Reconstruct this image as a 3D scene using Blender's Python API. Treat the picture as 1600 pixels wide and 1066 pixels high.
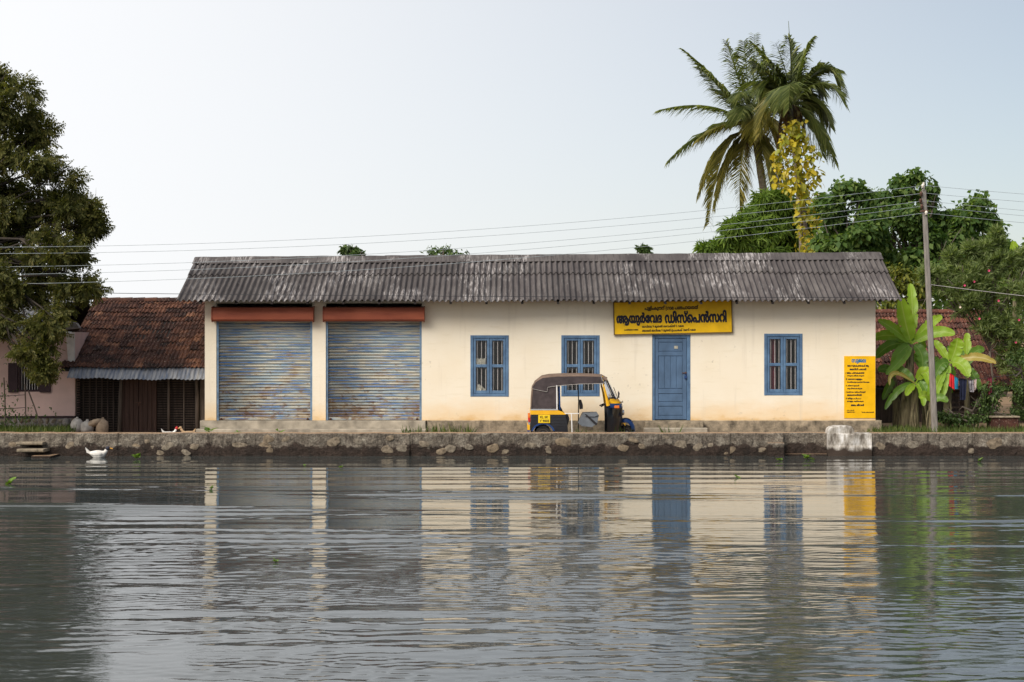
import bpy, math, random
import numpy as np
from mathutils import Vector, Matrix
R = math.radians
sc = bpy.context.scene
for o in list(bpy.data.objects): bpy.data.objects.remove(o)
C = sc.collection
rng = np.random.default_rng(7); random.seed(7)

# ------------------------------------------------------------------ camera
CAMZ, FPX = 2.65, 2812.0
cam = bpy.data.cameras.new('camera'); camo = bpy.data.objects.new('camera', cam); C.objects.link(camo)
cam.sensor_width = 36; cam.sensor_fit = 'HORIZONTAL'; cam.lens = 36*FPX/1600
cam.clip_start = .1; cam.clip_end = 6000
camo.location = (0, 0, CAMZ); camo.rotation_euler = (R(90), 0, 0)
sc.camera = camo

# ------------------------------------------------------------------ sky and sun
SUN_EL, SUN_AZ = 40.0, -141.0        # azimuth measured from +Y towards +X
w = bpy.data.worlds.new('World'); sc.world = w; w.use_nodes = True
nt = w.node_tree; bg = nt.nodes['Background']
sky = nt.nodes.new('ShaderNodeTexSky'); sky.sky_type = 'NISHITA'; sky.sun_disc = False
sky.sun_elevation = R(SUN_EL); sky.sun_rotation = R(SUN_AZ)
sky.air_density = 1.0; sky.dust_density = .6; sky.ozone_density = 1.5
hs = nt.nodes.new('ShaderNodeHueSaturation'); hs.inputs['Saturation'].default_value = .8; hs.inputs['Value'].default_value = .69
veil = nt.nodes.new('ShaderNodeMix'); veil.data_type = 'RGBA'     # thin white high haze, thicker on the sun's side (left), thinning to the right
veil.inputs[7].default_value = (7.5, 7.55, 7.7, 1)
tc = nt.nodes.new('ShaderNodeTexCoord'); sx_ = nt.nodes.new('ShaderNodeSeparateXYZ'); mr = nt.nodes.new('ShaderNodeMapRange'); mr.interpolation_type = 'SMOOTHSTEP'
for i, v in ((1, -.38), (2, .54), (3, 1.0), (4, .06)): mr.inputs[i].default_value = v
nt.links.new(tc.outputs['Generated'], sx_.inputs[0]); nt.links.new(sx_.outputs['X'], mr.inputs[0]); nt.links.new(mr.outputs[0], veil.inputs[0])
nt.links.new(sky.outputs[0], hs.inputs['Color']); nt.links.new(hs.outputs[0], veil.inputs[6]); nt.links.new(veil.outputs[2], bg.inputs[0])
bg.inputs[1].default_value = .05
sun = bpy.data.lights.new('sun', 'SUN'); suno = bpy.data.objects.new('sun', sun); C.objects.link(suno)
sun.energy = 1.5; sun.angle = R(36); sun.color = (1, .94, .85)
_d = Vector((math.sin(R(SUN_AZ))*math.cos(R(SUN_EL)), math.cos(R(SUN_AZ))*math.cos(R(SUN_EL)), math.sin(R(SUN_EL))))
suno.rotation_euler = (-_d).to_track_quat('-Z', 'Y').to_euler(); suno.location = (-20, -20, 40)
vs = sc.view_settings; vs.view_transform = 'Standard'; vs.look = 'None'; vs.gamma = 1; vs.exposure = 1.42
sc.cycles.max_bounces = 6; sc.cycles.transparent_max_bounces = 10
sc.cycles.use_denoising = True

# ------------------------------------------------------------------ helpers
def P(px, py, D):            # metric position of a feature seen at photo pixel (px,py) that stands D metres away
    return np.array([(px-800)/FPX*D, D, CAMZ-(py-533)/FPX*D])
def PX(px, D): return (px-800)/FPX*D
def PZ(py, D): return CAMZ-(py-533)/FPX*D
ORG = {}
def link(o, parent=None):
    C.objects.link(o)
    if parent is not None: o.parent = parent
    return o
def tag(o, label=None, cat=None, group=None, kind=None):
    if label: o['label'] = label
    if cat: o['category'] = cat
    if group: o['group'] = group
    if kind: o['kind'] = kind
    return o
def thing(name, label, cat, loc=(0, 0, 0), rotz=0, group=None, local=False):
    o = bpy.data.objects.new(name, None); o.empty_display_size = .2
    o.location = loc; o.rotation_euler = (0, 0, rotz); link(o)
    ORG[o.name] = np.zeros(3) if local else np.array(loc, float)
    return tag(o, label, cat, group)
class MB:
    def __init__(s): s.v = []; s.f = []; s.n = 0
    def add(s, v, f):
        v = np.asarray(v, float).reshape(-1, 3); s.v.append(v)
        s.f += [tuple(i+s.n for i in q) for q in f]; s.n += len(v); return s
    def box(s, x0, x1, y0, y1, z0, z1):
        v = [(x, y, z) for x in (x0, x1) for y in (y0, y1) for z in (z0, z1)]
        return s.add(v, [(0, 1, 3, 2), (4, 6, 7, 5), (0, 4, 5, 1), (2, 3, 7, 6), (0, 2, 6, 4), (1, 5, 7, 3)])
    def cbox(s, x0, x1, y0, y1, z0, z1, b=.01):     # box with a chamfered front (towards -y)
        v = [(x0, y1, z0), (x1, y1, z0), (x1, y1, z1), (x0, y1, z1),
             (x0, y0+b, z0), (x1, y0+b, z0), (x1, y0+b, z1), (x0, y0+b, z1),
             (x0+b, y0, z0+b), (x1-b, y0, z0+b), (x1-b, y0, z1-b), (x0+b, y0, z1-b)]
        return s.add(v, [(0, 3, 2, 1), (0, 1, 5, 4), (1, 2, 6, 5), (2, 3, 7, 6), (3, 0, 4, 7),
                         (4, 5, 9, 8), (5, 6, 10, 9), (6, 7, 11, 10), (7, 4, 8, 11), (8, 9, 10, 11)])
    def tube(s, pts, rad, n=6, cap=True):
        pts = np.asarray(pts, float); m = len(pts)
        rad = np.broadcast_to(np.asarray(rad, float), (m,))
        t = np.gradient(pts, axis=0); t /= np.linalg.norm(t, axis=1)[:, None]+1e-9
        ref = np.array([0, 0, 1.]) if abs(t[:, 2]).mean() < .8 else np.array([1., 0, 0])
        a = np.cross(t, ref); a /= np.linalg.norm(a, axis=1)[:, None]+1e-9
        b = np.cross(t, a)
        an = np.arange(n)*2*np.pi/n
        v = pts[:, None]+rad[:, None, None]*(np.cos(an)[None, :, None]*a[:, None]+np.sin(an)[None, :, None]*b[:, None])
        f = [(i*n+j, i*n+(j+1) % n, (i+1)*n+(j+1) % n, (i+1)*n+j) for i in range(m-1) for j in range(n)]
        if cap: f += [tuple(range(n))[::-1], tuple((m-1)*n+j for j in range(n))]
        return s.add(v.reshape(-1, 3), f)
    def prism(s, poly, lo, hi, axis='y'):           # polygon in the other two axes, extruded along axis
        n = len(poly); v = []
        for h in (lo, hi):
            for a, b in poly:
                v.append({'y': (a, h, b), 'x': (h, a, b), 'z': (a, b, h)}[axis])
        f = [tuple(range(n)), tuple(range(n, 2*n))[::-1]]+[(i, n+i, n+(i+1) % n, (i+1) % n) for i in range(n)]
        return s.add(v, f)
    def grid(s, V, close=False):                    # V: (m,n,3)
        m, n = V.shape[:2]
        return s.add(V.reshape(-1, 3), [(i*n+j, i*n+j+1, (i+1)*n+j+1, (i+1)*n+j) for i in range(m-1) for j in range(n-1)])
    def slab(s, V, off):                            # grid with thickness: second copy moved by off, rim closed
        m, n = V.shape[:2]; W = V+np.asarray(off); k = m*n
        f = [(i*n+j, i*n+j+1, (i+1)*n+j+1, (i+1)*n+j) for i in range(m-1) for j in range(n-1)]
        g = [tuple(q+k for q in x[::-1]) for x in f]
        rim = [j for j in range(n)]+[i*n+n-1 for i in range(1, m)]+[(m-1)*n+j for j in range(n-2, -1, -1)]+[i*n for i in range(m-2, 0, -1)]
        r = [(rim[i], rim[(i+1) % len(rim)], rim[(i+1) % len(rim)]+k, rim[i]+k) for i in range(len(rim))]
        return s.add(np.concatenate([V.reshape(-1, 3), W.reshape(-1, 3)]), f+g+r)
    def lathe(s, prof, c, n=10, axis='z'):
        v = []; m = len(prof)
        for r, h in prof:
            for k in range(n):
                a = 2*math.pi*k/n; x, y = r*math.cos(a), r*math.sin(a)
                v.append({'z': (c[0]+x, c[1]+y, c[2]+h), 'y': (c[0]+x, c[1]+h, c[2]+y), 'x': (c[0]+h, c[1]+x, c[2]+y)}[axis])
        return s.add(v, [(i*n+j, i*n+(j+1) % n, (i+1)*n+(j+1) % n, (i+1)*n+j) for i in range(m-1) for j in range(n)]
                     + [tuple(range(n))[::-1], tuple((m-1)*n+j for j in range(n))])
    def data(s, name, org=(0, 0, 0)):
        me = bpy.data.meshes.new(name)
        v = np.concatenate(s.v)-np.asarray(org)
        me.from_pydata(v.tolist(), [], s.f); me.update(); return me
    def build(s, name, mat, parent=None, smooth=False, origin=None):
        v = np.concatenate(s.v)
        if parent is not None: org = ORG[parent.name]
        elif origin is not None: org = np.asarray(origin, float)
        else: org = np.array([(v[:, 0].min()+v[:, 0].max())/2, (v[:, 1].min()+v[:, 1].max())/2, v[:, 2].min()])
        me = s.data(name, org)
        if smooth: me.polygons.foreach_set('use_smooth', [True]*len(me.polygons))
        return put(name, me, mat, parent, org)
def put(name, me, mat, parent=None, org=None):
    o = bpy.data.objects.new(name, me)
    if mat is not None and not me.materials: me.materials.append(mat)
    link(o, parent)
    if parent is None: o.location = org
    ORG[o.name] = np.array(org, float); return o
def fast_mesh(name, verts, faces, nper):            # verts (N,3) faces (M,nper) as arrays
    me = bpy.data.meshes.new(name)
    me.vertices.add(len(verts)); me.vertices.foreach_set('co', np.ascontiguousarray(verts, np.float32).ravel())
    m = len(faces); me.loops.add(m*nper); me.loops.foreach_set('vertex_index', np.ascontiguousarray(faces, np.int32).ravel())
    me.polygons.add(m); me.polygons.foreach_set('loop_start', np.arange(0, m*nper, nper, dtype=np.int32))
    me.update(calc_edges=True); return me
def inst(name, me, parent, loc, rot=(0, 0, 0), scale=(1, 1, 1)):
    o = bpy.data.objects.new(name, me); link(o, parent)
    o.location = np.asarray(loc)-ORG[parent.name]; o.rotation_euler = rot; o.scale = scale
    return o

# ------------------------------------------------------------------ materials
def newmat(name):
    m = bpy.data.materials.new(name); m.use_nodes = True
    n = m.node_tree.nodes; return m, n, m.node_tree.links, n['Principled BSDF']
class NT:      # tiny node helper
    def __init__(s, m): s.t = m.node_tree; s.n = s.t.nodes; s.l = s.t.links
    def node(s, t, **k):
        x = s.n.new(t)
        for a, b in k.items(): setattr(x, a, b)
        return x
    def set(s, inp, v):
        if hasattr(v, 'is_output'): s.l.new(v, inp)
        else:
            if isinstance(v, tuple) and len(v) == 3 and inp.type == 'RGBA': v = (*v, 1)
            inp.default_value = v
    def pos(s): return s.node('ShaderNodeNewGeometry').outputs['Position']
    def map(s, v, scale=(1, 1, 1), loc=(0, 0, 0)):
        x = s.node('ShaderNodeMapping'); s.l.new(v, x.inputs[0]); x.inputs['Scale'].default_value = scale; x.inputs['Location'].default_value = loc
        return x.outputs[0]
    def noise(s, v, scale=1, detail=4, rough=.55, dist=0):
        x = s.node('ShaderNodeTexNoise'); s.l.new(v, x.inputs['Vector'])
        x.inputs['Scale'].default_value = scale; x.inputs['Detail'].default_value = detail
        x.inputs['Roughness'].default_value = rough; x.inputs['Distortion'].default_value = dist
        return x.outputs['Fac']
    def ramp(s, v, stops, interp='LINEAR'):
        x = s.node('ShaderNodeValToRGB'); x.color_ramp.interpolation = interp; s.l.new(v, x.inputs[0])
        e = x.color_ramp.elements
        while len(e) < len(stops): e.new(.5)
        for i, (p, c) in enumerate(stops):
            e[i].position = p; e[i].color = (*c, 1) if isinstance(c, tuple) else (c, c, c, 1)
        return x.outputs[0]
    def step(s, v, a, b): return s.mapr(v, a, b, 0, 1)
    def mapr(s, v, a, b, c, d):
        x = s.node('ShaderNodeMapRange'); x.clamp = True; s.set(x.inputs[0], v)
        for i, q in enumerate((a, b, c, d)): x.inputs[i+1].default_value = q
        return x.outputs[0]
    def mix(s, f, a, b, mode='MIX'):
        x = s.node('ShaderNodeMix', data_type='RGBA', blend_type=mode)
        s.set(x.inputs[0], f); s.set(x.inputs[6], a); s.set(x.inputs[7], b); return x.outputs[2]
    def math(s, op, a, b=0., c=None):
        x = s.node('ShaderNodeMath', operation=op); s.set(x.inputs[0], a); s.set(x.inputs[1], b)
        if c is not None: s.set(x.inputs[2], c)
        return x.outputs[0]
    def sep(s, v):
        x = s.node('ShaderNodeSeparateXYZ'); s.l.new(v, x.inputs[0]); return x.outputs
    def bump(s, h, strength=.3, dist=.01):
        x = s.node('ShaderNodeBump'); x.inputs['Strength'].default_value = strength; x.inputs['Distance'].default_value = dist
        s.l.new(h, x.inputs['Height']); s.l.new(x.outputs[0], s.n['Principled BSDF'].inputs['Normal'])
    def out(s, col=None, rough=None, metal=None, spec=None):
        b = s.n['Principled BSDF']
        for k, v in (('Base Color', col), ('Roughness', rough), ('Metallic', metal), ('Specular IOR Level', spec)):
            if v is not None: s.set(b.inputs[k], v)
def plain(name, c, rough=.6, metal=0, var=.25, scale=6, bump=0, spec=.3, stretch=(1, 1, 1), c2=None):
    m, n, l, b = newmat(name); t = NT(m)
    v = t.map(t.pos(), stretch); f = t.noise(v, scale, 5)
    lo = tuple(x*(1-var) for x in c); hi = c2 or tuple(min(1, x*(1+var*.6)) for x in c)
    t.out(t.ramp(f, [(.3, lo), (.7, hi)]), rough, metal, spec)
    if bump: t.bump(t.noise(v, scale*4, 4), bump, .01)
    return m

M = {}
# painted cream wall: mottled, ochre splash band near the foot, scuffs
m, *_ = newmat('cream_paint'); t = NT(m); p = t.pos(); z = t.sep(p)['Z']
f = t.noise(p, .9, 6); c = t.ramp(f, [(.3, (.79, .695, .54)), (.7, (.83, .755, .62))])
f2 = t.noise(t.map(p, (1.2, 1, 7)), 1.4, 5); c = t.mix(t.step(f2, .55, .8), c, (.75, .66, .50))
f3 = t.noise(t.map(p, (1, 1, 2.2)), 1.6, 6, .65)
zz = t.math('ADD', z, t.math('MULTIPLY', f3, .7))
c = t.mix(t.math('MULTIPLY', t.mapr(zz, .95, 1.55, 1, 0), .62), c, (.74, .46, .17))
c = t.mix(t.math('MULTIPLY', t.mapr(zz, .85, 1.08, 1, 0), .75), c, (.56, .33, .11))
f4 = t.noise(p, 7, 6, .7); sp = t.math('MULTIPLY', t.step(f4, .61, .67), t.step(t.noise(p, .55, 2), .5, .62))
c = t.mix(t.math('MULTIPLY', sp, .6), c, (.33, .28, .22))
f5 = t.noise(t.map(p, (5, 5, .35)), 1.5, 5); c = t.mix(t.math('MULTIPLY', t.step(f5, .57, .82), .38), c, (.58, .50, .39))
t.out(c, .85, spec=.15); t.bump(t.noise(p, 28, 5), .15, .01); M['cream'] = m
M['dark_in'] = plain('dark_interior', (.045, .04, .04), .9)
M['plinth'] = plain('stained_concrete', (.30, .25, .19), .9, var=.55, scale=3, bump=.5)
m, *_ = newmat('plinth_stain'); t = NT(m); p = t.pos()
c = t.ramp(t.noise(p, 4.5, 9, .72), [(.30, (.06, .05, .04)), (.45, (.20, .165, .12)), (.68, (.42, .34, .24))])
c = t.mix(t.step(t.noise(t.map(p, (4, 4, .8)), 2, 4), .58, .75), c, (.10, .085, .06))
t.out(c, .92, spec=.1); t.bump(t.noise(p, 14, 6), .6, .02); M['plinth'] = m
M['concrete'] = plain('pale_concrete', (.37, .32, .25), .9, var=.45, scale=3.5, bump=.6)
M['blue'] = plain('blue_gloss_paint', (.082, .155, .275), .5, var=.25, scale=5, spec=.35, c2=(.115, .205, .33))
M['blue_door'] = plain('blue_door_paint', (.078, .135, .225), .5, var=.25, scale=4, spec=.35, stretch=(1, 1, .5))
M['bar'] = plain('pale_bar_paint', (.62, .57, .54), .5, var=.2)
M['rail_blue'] = plain('shutter_rail_paint', (.16, .24, .34), .5, .2, var=.35, scale=8)
# corrugated cement roofing, weathered: black algae, pale lichen patches
m, *_ = newmat('weathered_cement_sheet'); t = NT(m); p = t.pos()
oi = t.node('ShaderNodeObjectInfo').outputs['Random']
a = t.noise(t.map(p, (1, .5, .5)), 1.1, 6); c = t.ramp(a, [(.3, (.058, .051, .050)), (.68, (.15, .134, .126))])
st = t.noise(t.map(p, (9, .7, .7)), 2.4, 5, .6); c = t.mix(t.step(st, .46, .68), c, (.05, .043, .043))
st2 = t.noise(t.map(p, (12, .9, .9), (3, 0, 0)), 2.6, 6, .7)
lich = t.math('MULTIPLY', t.step(st2, .50, .58), t.step(t.noise(t.map(p, (1, .6, .6)), .8, 4, .6), .50, .58))
c = t.mix(t.math('MULTIPLY', lich, .6), c, (.56, .52, .50))
sp = t.step(t.noise(p, 11, 5, .7), .66, .73); c = t.mix(t.math('MULTIPLY', sp, .6), c, (.5, .47, .44))
c = t.mix(t.mapr(oi, 0, 1, 0, .35), c, (.10, .085, .085))
t.out(c, .9, spec=.15); t.bump(t.noise(p, 40, 5), .3, .01); M['sheet'] = m
# shutter slats: grey primer and blue top coat worn off in streaks, rust at the foot
SLAT0, SLATP = 0.66, .0752
m, *_ = newmat('worn_blue_shutter'); t = NT(m); p = t.pos(); z = t.sep(p)['Z']
fr = t.math('FRACT', t.math('DIVIDE', t.math('SUBTRACT', z, SLAT0), SLATP))
n1 = t.noise(t.map(p, (1.0, 1, 9)), 1.6, 6, .6)
c = t.ramp(n1, [(.30, (.19, .27, .35)), (.44, (.31, .36, .37)), (.58, (.45, .42, .34))])
n2 = t.noise(t.map(p, (.8, 1, 13), (7, 0, 0)), 1.7, 5, .6)
band = t.math('MULTIPLY', t.mapr(fr, .30, .42, 1, 0), t.step(n2, .48, .56))
c = t.mix(band, c, (.04, .12, .31))
n3 = t.noise(t.map(p, (1, 1, 2.2), (2, 5, 0)), 1.3, 7, .68)
r = t.step(t.math('SUBTRACT', n3, t.math('MULTIPLY', z, .055)), .43, .52)
c = t.mix(t.math('MULTIPLY', r, t.mapr(fr, .2, .5, .3, .75)), c, (.33, .22, .11))
n4 = t.noise(t.map(p, (2, 2, 4), (1, 2, 3)), 2.2, 6, .7)
c = t.mix(t.math('MULTIPLY', t.step(t.math('SUBTRACT', n4, t.math('MULTIPLY', z, .09)), .44, .5), .75), c, (.17, .09, .045))
t.out(c, .6, .1, .25); M['slat'] = m
m, *_ = newmat('red_oxide_hood'); t = NT(m); p = t.pos()
c = t.ramp(t.noise(t.map(p, (.6, 1, 4)), 2.5, 5), [(.3, (.22, .05, .024)), (.7, (.31, .078, .036))])
t.out(c, .55, spec=.3); M['hood'] = m
M['black_wood'] = plain('dark_rafter', (.03, .025, .022), .9)
M['sign_yellow'] = plain('sign_yellow_enamel', (.80, .47, .006), .5, var=.16, scale=3.5, spec=.25)
M['sign_yellow2'] = plain('sign_yellow_paint', (.84, .46, .004), .6, var=.13, scale=4, spec=.2)
M['ink'] = plain('sign_black_ink', (.012, .012, .022), .6, var=.1)
M['ink_blue'] = plain('sign_blue_ink', (.02, .16, .34), .6, var=.1)
M['frame_brown'] = plain('sign_frame', (.16, .10, .03), .6)
# clay tiles, each tile its own tone
def tile_mat(name, stops):
    m, *_ = newmat(name); t = NT(m); p = t.pos()
    oi = t.node('ShaderNodeObjectInfo').outputs['Random']
    n = t.noise(p, 3.5, 6, .65); k = t.math('ADD', t.math('MULTIPLY', oi, .5), t.math('MULTIPLY', n, .62))
    c = t.ramp(k, stops)
    s = t.noise(p, 16, 5, .7); c = t.mix(t.math('MULTIPLY', t.step(s, .5, .7), .6), c, (.028, .022, .02))
    q = t.noise(p, 22, 3, .6); c = t.mix(t.math('MULTIPLY', t.step(q, .62, .67), .6), c, (.50, .40, .32))  # pale specks: highlights of the tile ribs painted into the colour
    t.out(c, .92, spec=.1); t.bump(t.noise(p, 30, 4), .4, .01); return m
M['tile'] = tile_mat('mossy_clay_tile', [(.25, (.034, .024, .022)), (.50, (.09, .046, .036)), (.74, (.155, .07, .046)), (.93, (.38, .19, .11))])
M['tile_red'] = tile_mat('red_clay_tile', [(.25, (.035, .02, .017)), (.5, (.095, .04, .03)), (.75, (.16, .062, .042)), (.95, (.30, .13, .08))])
M['zinc'] = plain('blue_grey_zinc', (.17, .22, .33), .5, .35, var=.4, scale=2.5, stretch=(6, 1, .6), c2=(.40, .39, .38))
M['old_wood'] = plain('dark_old_wood', (.075, .054, .043), .85, var=.5, scale=3, stretch=(6, 6, .6), bump=.4)
M['door_wood'] = plain('brown_plank', (.085, .048, .036), .85, var=.4, scale=3, stretch=(9, 6, .5), bump=.4)
M['post_wood'] = plain('grey_post_wood', (.16, .125, .10), .9, var=.4, scale=5, stretch=(3, 3, .5), bump=.4)
M['pink'] = plain('pink_limewash', (.66, .46, .41), .9, var=.16, scale=1.5, bump=.15)
M['white_wall'] = plain('chalky_white', (.66, .62, .58), .9, var=.25, scale=3)
M['maroon'] = plain('maroon_shutter', (.035, .016, .02), .6)
M['rubble'] = plain('rubble_stone', (.24, .215, .20), .95, var=.5, scale=6, bump=.6)
M['sack'] = plain('jute_sack', (.36, .27, .19), .95, var=.35, scale=9, bump=.5)
M['sack2'] = plain('grey_sack', (.40, .37, .34), .95, var=.35, scale=9, bump=.5)
M['white_sheet'] = plain('pale_old_sheet', (.36, .35, .34), .9, var=.3, scale=2)
# ground
m, *_ = newmat('laterite_earth'); t = NT(m); p = t.pos()
c = t.ramp(t.noise(p, 1.3, 7, .6), [(.3, (.19, .12, .07)), (.7, (.33, .23, .14))])
t.out(c, .95, spec=.1); t.bump(t.noise(p, 12, 6), .5, .02); M['earth'] = m
# canal wall: plaster over rubble, dark wet foot, sandy top
m, *_ = newmat('canal_wall'); t = NT(m); p = t.pos(); z = t.sep(p)['Z']
nz = t.sep(t.node('ShaderNodeNewGeometry').outputs['Normal'])['Z']
c = t.ramp(t.noise(p, 5.5, 9, .74), [(.30, (.055, .046, .038)), (.43, (.17, .14, .11)), (.56, (.28, .24, .19)), (.72, (.48, .43, .35))])
c = t.mix(t.math('MULTIPLY', t.step(t.noise(p, 1.4, 5, .6), .45, .7), .45), c, (.13, .105, .082))
c = t.mix(t.math('MULTIPLY', t.step(t.noise(t.map(p, (7, 7, 1.1)), 1.6, 6, .65), .52, .66), .75), c, (.06, .048, .04))
c = t.mix(t.math('MULTIPLY', t.step(t.noise(p, 9, 6, .7), .60, .68), .65), c, (.07, .058, .048))
wz = t.math('ADD', z, t.math('MULTIPLY', t.math('SUBTRACT', t.noise(t.map(p, (1, 1, .8)), 3.0, 8, .68), .5), .62))
c = t.mix(t.mapr(wz, .21, .27, 1, 0), c, t.ramp(t.noise(p, 5, 5), [(.3, (.026, .019, .015)), (.7, (.068, .046, .035))]))
g_ = t.noise(p, 30, 8, .75); c = t.mix(1., c, t.ramp(g_, [(.32, .35), (.5, .95), (.68, 1.5)]), 'MULTIPLY')
c = t.mix(t.mapr(nz, .75, .93, 0, .9), c, (.47, .31, .19))
t.out(c, t.mapr(wz, .15, .3, .5, .93), spec=.2); t.bump(t.noise(p, 9, 9, .72), 1.0, .12); M['quay'] = m
m, *_ = newmat('whitewashed_block'); t = NT(m); p = t.pos(); z = t.sep(p)['Z']
c = t.ramp(t.noise(t.map(p, (3, 3, 1)), 2.6, 7, .65), [(.36, (.15, .125, .10)), (.5, (.40, .36, .31)), (.66, (.72, .69, .66))])
wz = t.math('ADD', z, t.math('MULTIPLY', t.math('SUBTRACT', t.noise(p, 3.1, 6, .6), .5), .4))
c = t.mix(t.mapr(wz, .12, .20, 1, 0), c, (.05, .036, .028))
t.out(c, .9, spec=.15); t.bump(t.noise(p, 11, 7, .65), .7, .03); M['whitewash'] = m
m, *_ = newmat('ochre_stone'); t = NT(m); p = t.pos(); oi = t.node('ShaderNodeObjectInfo').outputs['Random']
c = t.mix(oi, t.ramp(t.noise(p, 12, 8, .7), [(.32, (.06, .045, .033)), (.46, (.16, .12, .08)), (.7, (.31, .235, .155))]), t.ramp(t.noise(p, 12, 8, .7), [(.32, (.06, .05, .04)), (.46, (.16, .135, .105)), (.7, (.31, .27, .21))]))
t.out(c, .9, spec=.15); t.bump(t.noise(p, 18, 6), .7, .02); M['stone'] = m
# canal water
m, n, l, b = newmat('canal_water'); t = NT(m); p = t.pos()
b.inputs['Base Color'].default_value = (.046, .053, .050, 1); b.inputs['Roughness'].default_value = .03
b.inputs['IOR'].default_value = 1.333; b.inputs['Specular IOR Level'].default_value = .5
h = t.noise(t.map(p, (3.0, 7.5, 1)), 1.0, 3, .5, .3)
h2 = t.noise(t.map(p, (7.5, 17, 1), (3, 1, 0)), 1.0, 3, .6, .4)
py_ = t.sep(p)['Y']; patch = t.step(t.noise(t.map(p, (.22, .35, 1)), 1.0, 3), .38, .62)      # wind-ruffled patches, calm in the lee of the bank
ruf = t.math('MULTIPLY', t.mapr(py_, 20, 29, 1, .08), t.math('ADD', t.math('MULTIPLY', patch, .75), .25))
t.bump(t.math('ADD', t.math('MULTIPLY', h, .35), t.math('MULTIPLY', h2, t.math('MULTIPLY', ruf, .22))), .32, .02); M['water'] = m
# foliage
def leafmat(name, stops, trans=.3, rough=.5, spec=.3):
    m, n, l, b = newmat(name); t = NT(m)
    ri = t.node('ShaderNodeNewGeometry').outputs['Random Per Island']
    p = t.pos(); k = t.math('ADD', t.math('MULTIPLY', ri, .7), t.math('MULTIPLY', t.noise(p, 1.1, 3), .32))
    c = t.ramp(k, stops); t.out(c, rough, spec=spec)
    tr = t.node('ShaderNodeBsdfTranslucent'); t.set(tr.inputs[0], t.mix(1., c, (1.5, 1.6, .7), 'MULTIPLY'))
    mx = t.node('ShaderNodeMixShader'); mx.inputs[0].default_value = trans
    l.new(b.outputs[0], mx.inputs[1]); l.new(tr.outputs[0], mx.inputs[2]); l.new(mx.outputs[0], n['Material Output'].inputs[0])
    return m
M['leaf_dark'] = leafmat('dark_olive_leaves', [(.15, (.04, .047, .012)), (.55, (.095, .10, .026)), (.9, (.17, .145, .046))], .42, .6, .2)
M['leaf_mango'] = leafmat('mango_leaves', [(.15, (.055, .10, .014)), (.55, (.11, .18, .026)), (.9, (.20, .28, .05))], .42, .6, .2)
M['leaf_round'] = leafmat('broad_leaves', [(.12, (.04, .085, .023)), (.55, (.095, .16, .04)), (.82, (.165, .23, .06)), (.975, (.21, .26, .07)), (.99, (.45, .26, .03))], .42, .6, .2)
M['leaf_gold'] = leafmat('golden_creeper_leaves', [(.15, (.13, .17, .025)), (.5, (.34, .30, .03)), (.9, (.62, .47, .05))], .35)
M['leaf_bush'] = leafmat('bush_leaves', [(0.15, (0.0312, 0.0562, 0.015)), (0.55, (0.0688, 0.1187, 0.03)), (0.9, (0.1375, 0.1938, 0.0562))], .3)
M['leaf_croton'] = leafmat('yellow_green_leaves', [(.15, (.05, .07, .012)), (.55, (.13, .15, .02)), (.9, (.28, .26, .04))], .3)
M['leaf_olean'] = leafmat('oleander_leaves', [(.15, (.085, .12, .04)), (.55, (.17, .22, .08)), (.9, (.30, .34, .15))], .42, .6, .2)
M['palm'] = leafmat('palm_leaflets', [(.15, (.06, .085, .026)), (.55, (.135, .165, .05)), (.9, (.26, .27, .10))], .4, .45, .4)
M['palm_old'] = leafmat('yellowing_palm_leaflets', [(.15, (.09, .09, .024)), (.55, (.19, .175, .045)), (.9, (.34, .28, .08))], .4, .5, .3)
M['palm_dead'] = leafmat('dry_palm_leaflets', [(.2, (.06, .035, .018)), (.9, (.16, .09, .04))], .2, .7)
M['grass'] = leafmat('grass_blades', [(.15, (.035, .06, .012)), (.55, (.075, .115, .022)), (.9, (.16, .18, .05))], .3)
def bigleaf(name, c1, c2, rib, trans=.4):
    m, n, l, b = newmat(name); t = NT(m); oi = t.node('ShaderNodeObjectInfo').outputs['Random']
    uv = t.node('ShaderNodeUVMap').outputs[0]; u, v = t.sep(uv)[:2]
    c = t.mix(oi, c1, c2)
    wv = t.noise(t.map(uv, (.6, 46, 1)), 1, 3); c = t.mix(t.math('MULTIPLY', wv, .45), c, tuple(x*.6 for x in c1))
    d = t.math('ABSOLUTE', t.math('SUBTRACT', u, .5)); c = t.mix(t.mapr(d, .02, .045, .85, 0), c, rib)
    ed = t.math('MULTIPLY', t.step(d, .40, .5), t.step(t.noise(t.map(uv, (1, 8, 1)), 1, 4), .5, .6)); c = t.mix(t.math('MULTIPLY', ed, .5), c, (.25, .17, .05))
    t.out(c, .4, spec=.4)
    tr = t.node('ShaderNodeBsdfTranslucent'); t.set(tr.inputs[0], t.mix(1., c, (1.5, 1.5, .5), 'MULTIPLY'))
    mx = t.node('ShaderNodeMixShader'); mx.inputs[0].default_value = trans
    l.new(b.outputs[0], mx.inputs[1]); l.new(tr.outputs[0], mx.inputs[2]); l.new(mx.outputs[0], n['Material Output'].inputs[0])
    return m
M['banana'] = bigleaf('banana_leaf', (.34, .50, .04), (.23, .40, .035), (.40, .50, .12))
M['banana_dk'] = bigleaf('deep_green_banana_leaf', (.17, .30, .035), (.10, .21, .03), (.22, .32, .08))
M['banana_dry'] = bigleaf('drying_banana_leaf', (.42, .30, .06), (.30, .26, .05), (.5, .42, .2), .2)
M['pothos'] = bigleaf('golden_creeper_leaf', (.58, .44, .03), (.16, .24, .03), (.45, .42, .1), .35)
M['bark'] = plain('grey_bark', (.13, .105, .085), .95, var=.4, scale=5, stretch=(3, 3, .6), bump=.7)
M['bark_dark'] = plain('dark_bark', (.05, .04, .032), .95, var=.4, scale=5, bump=.7)
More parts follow.
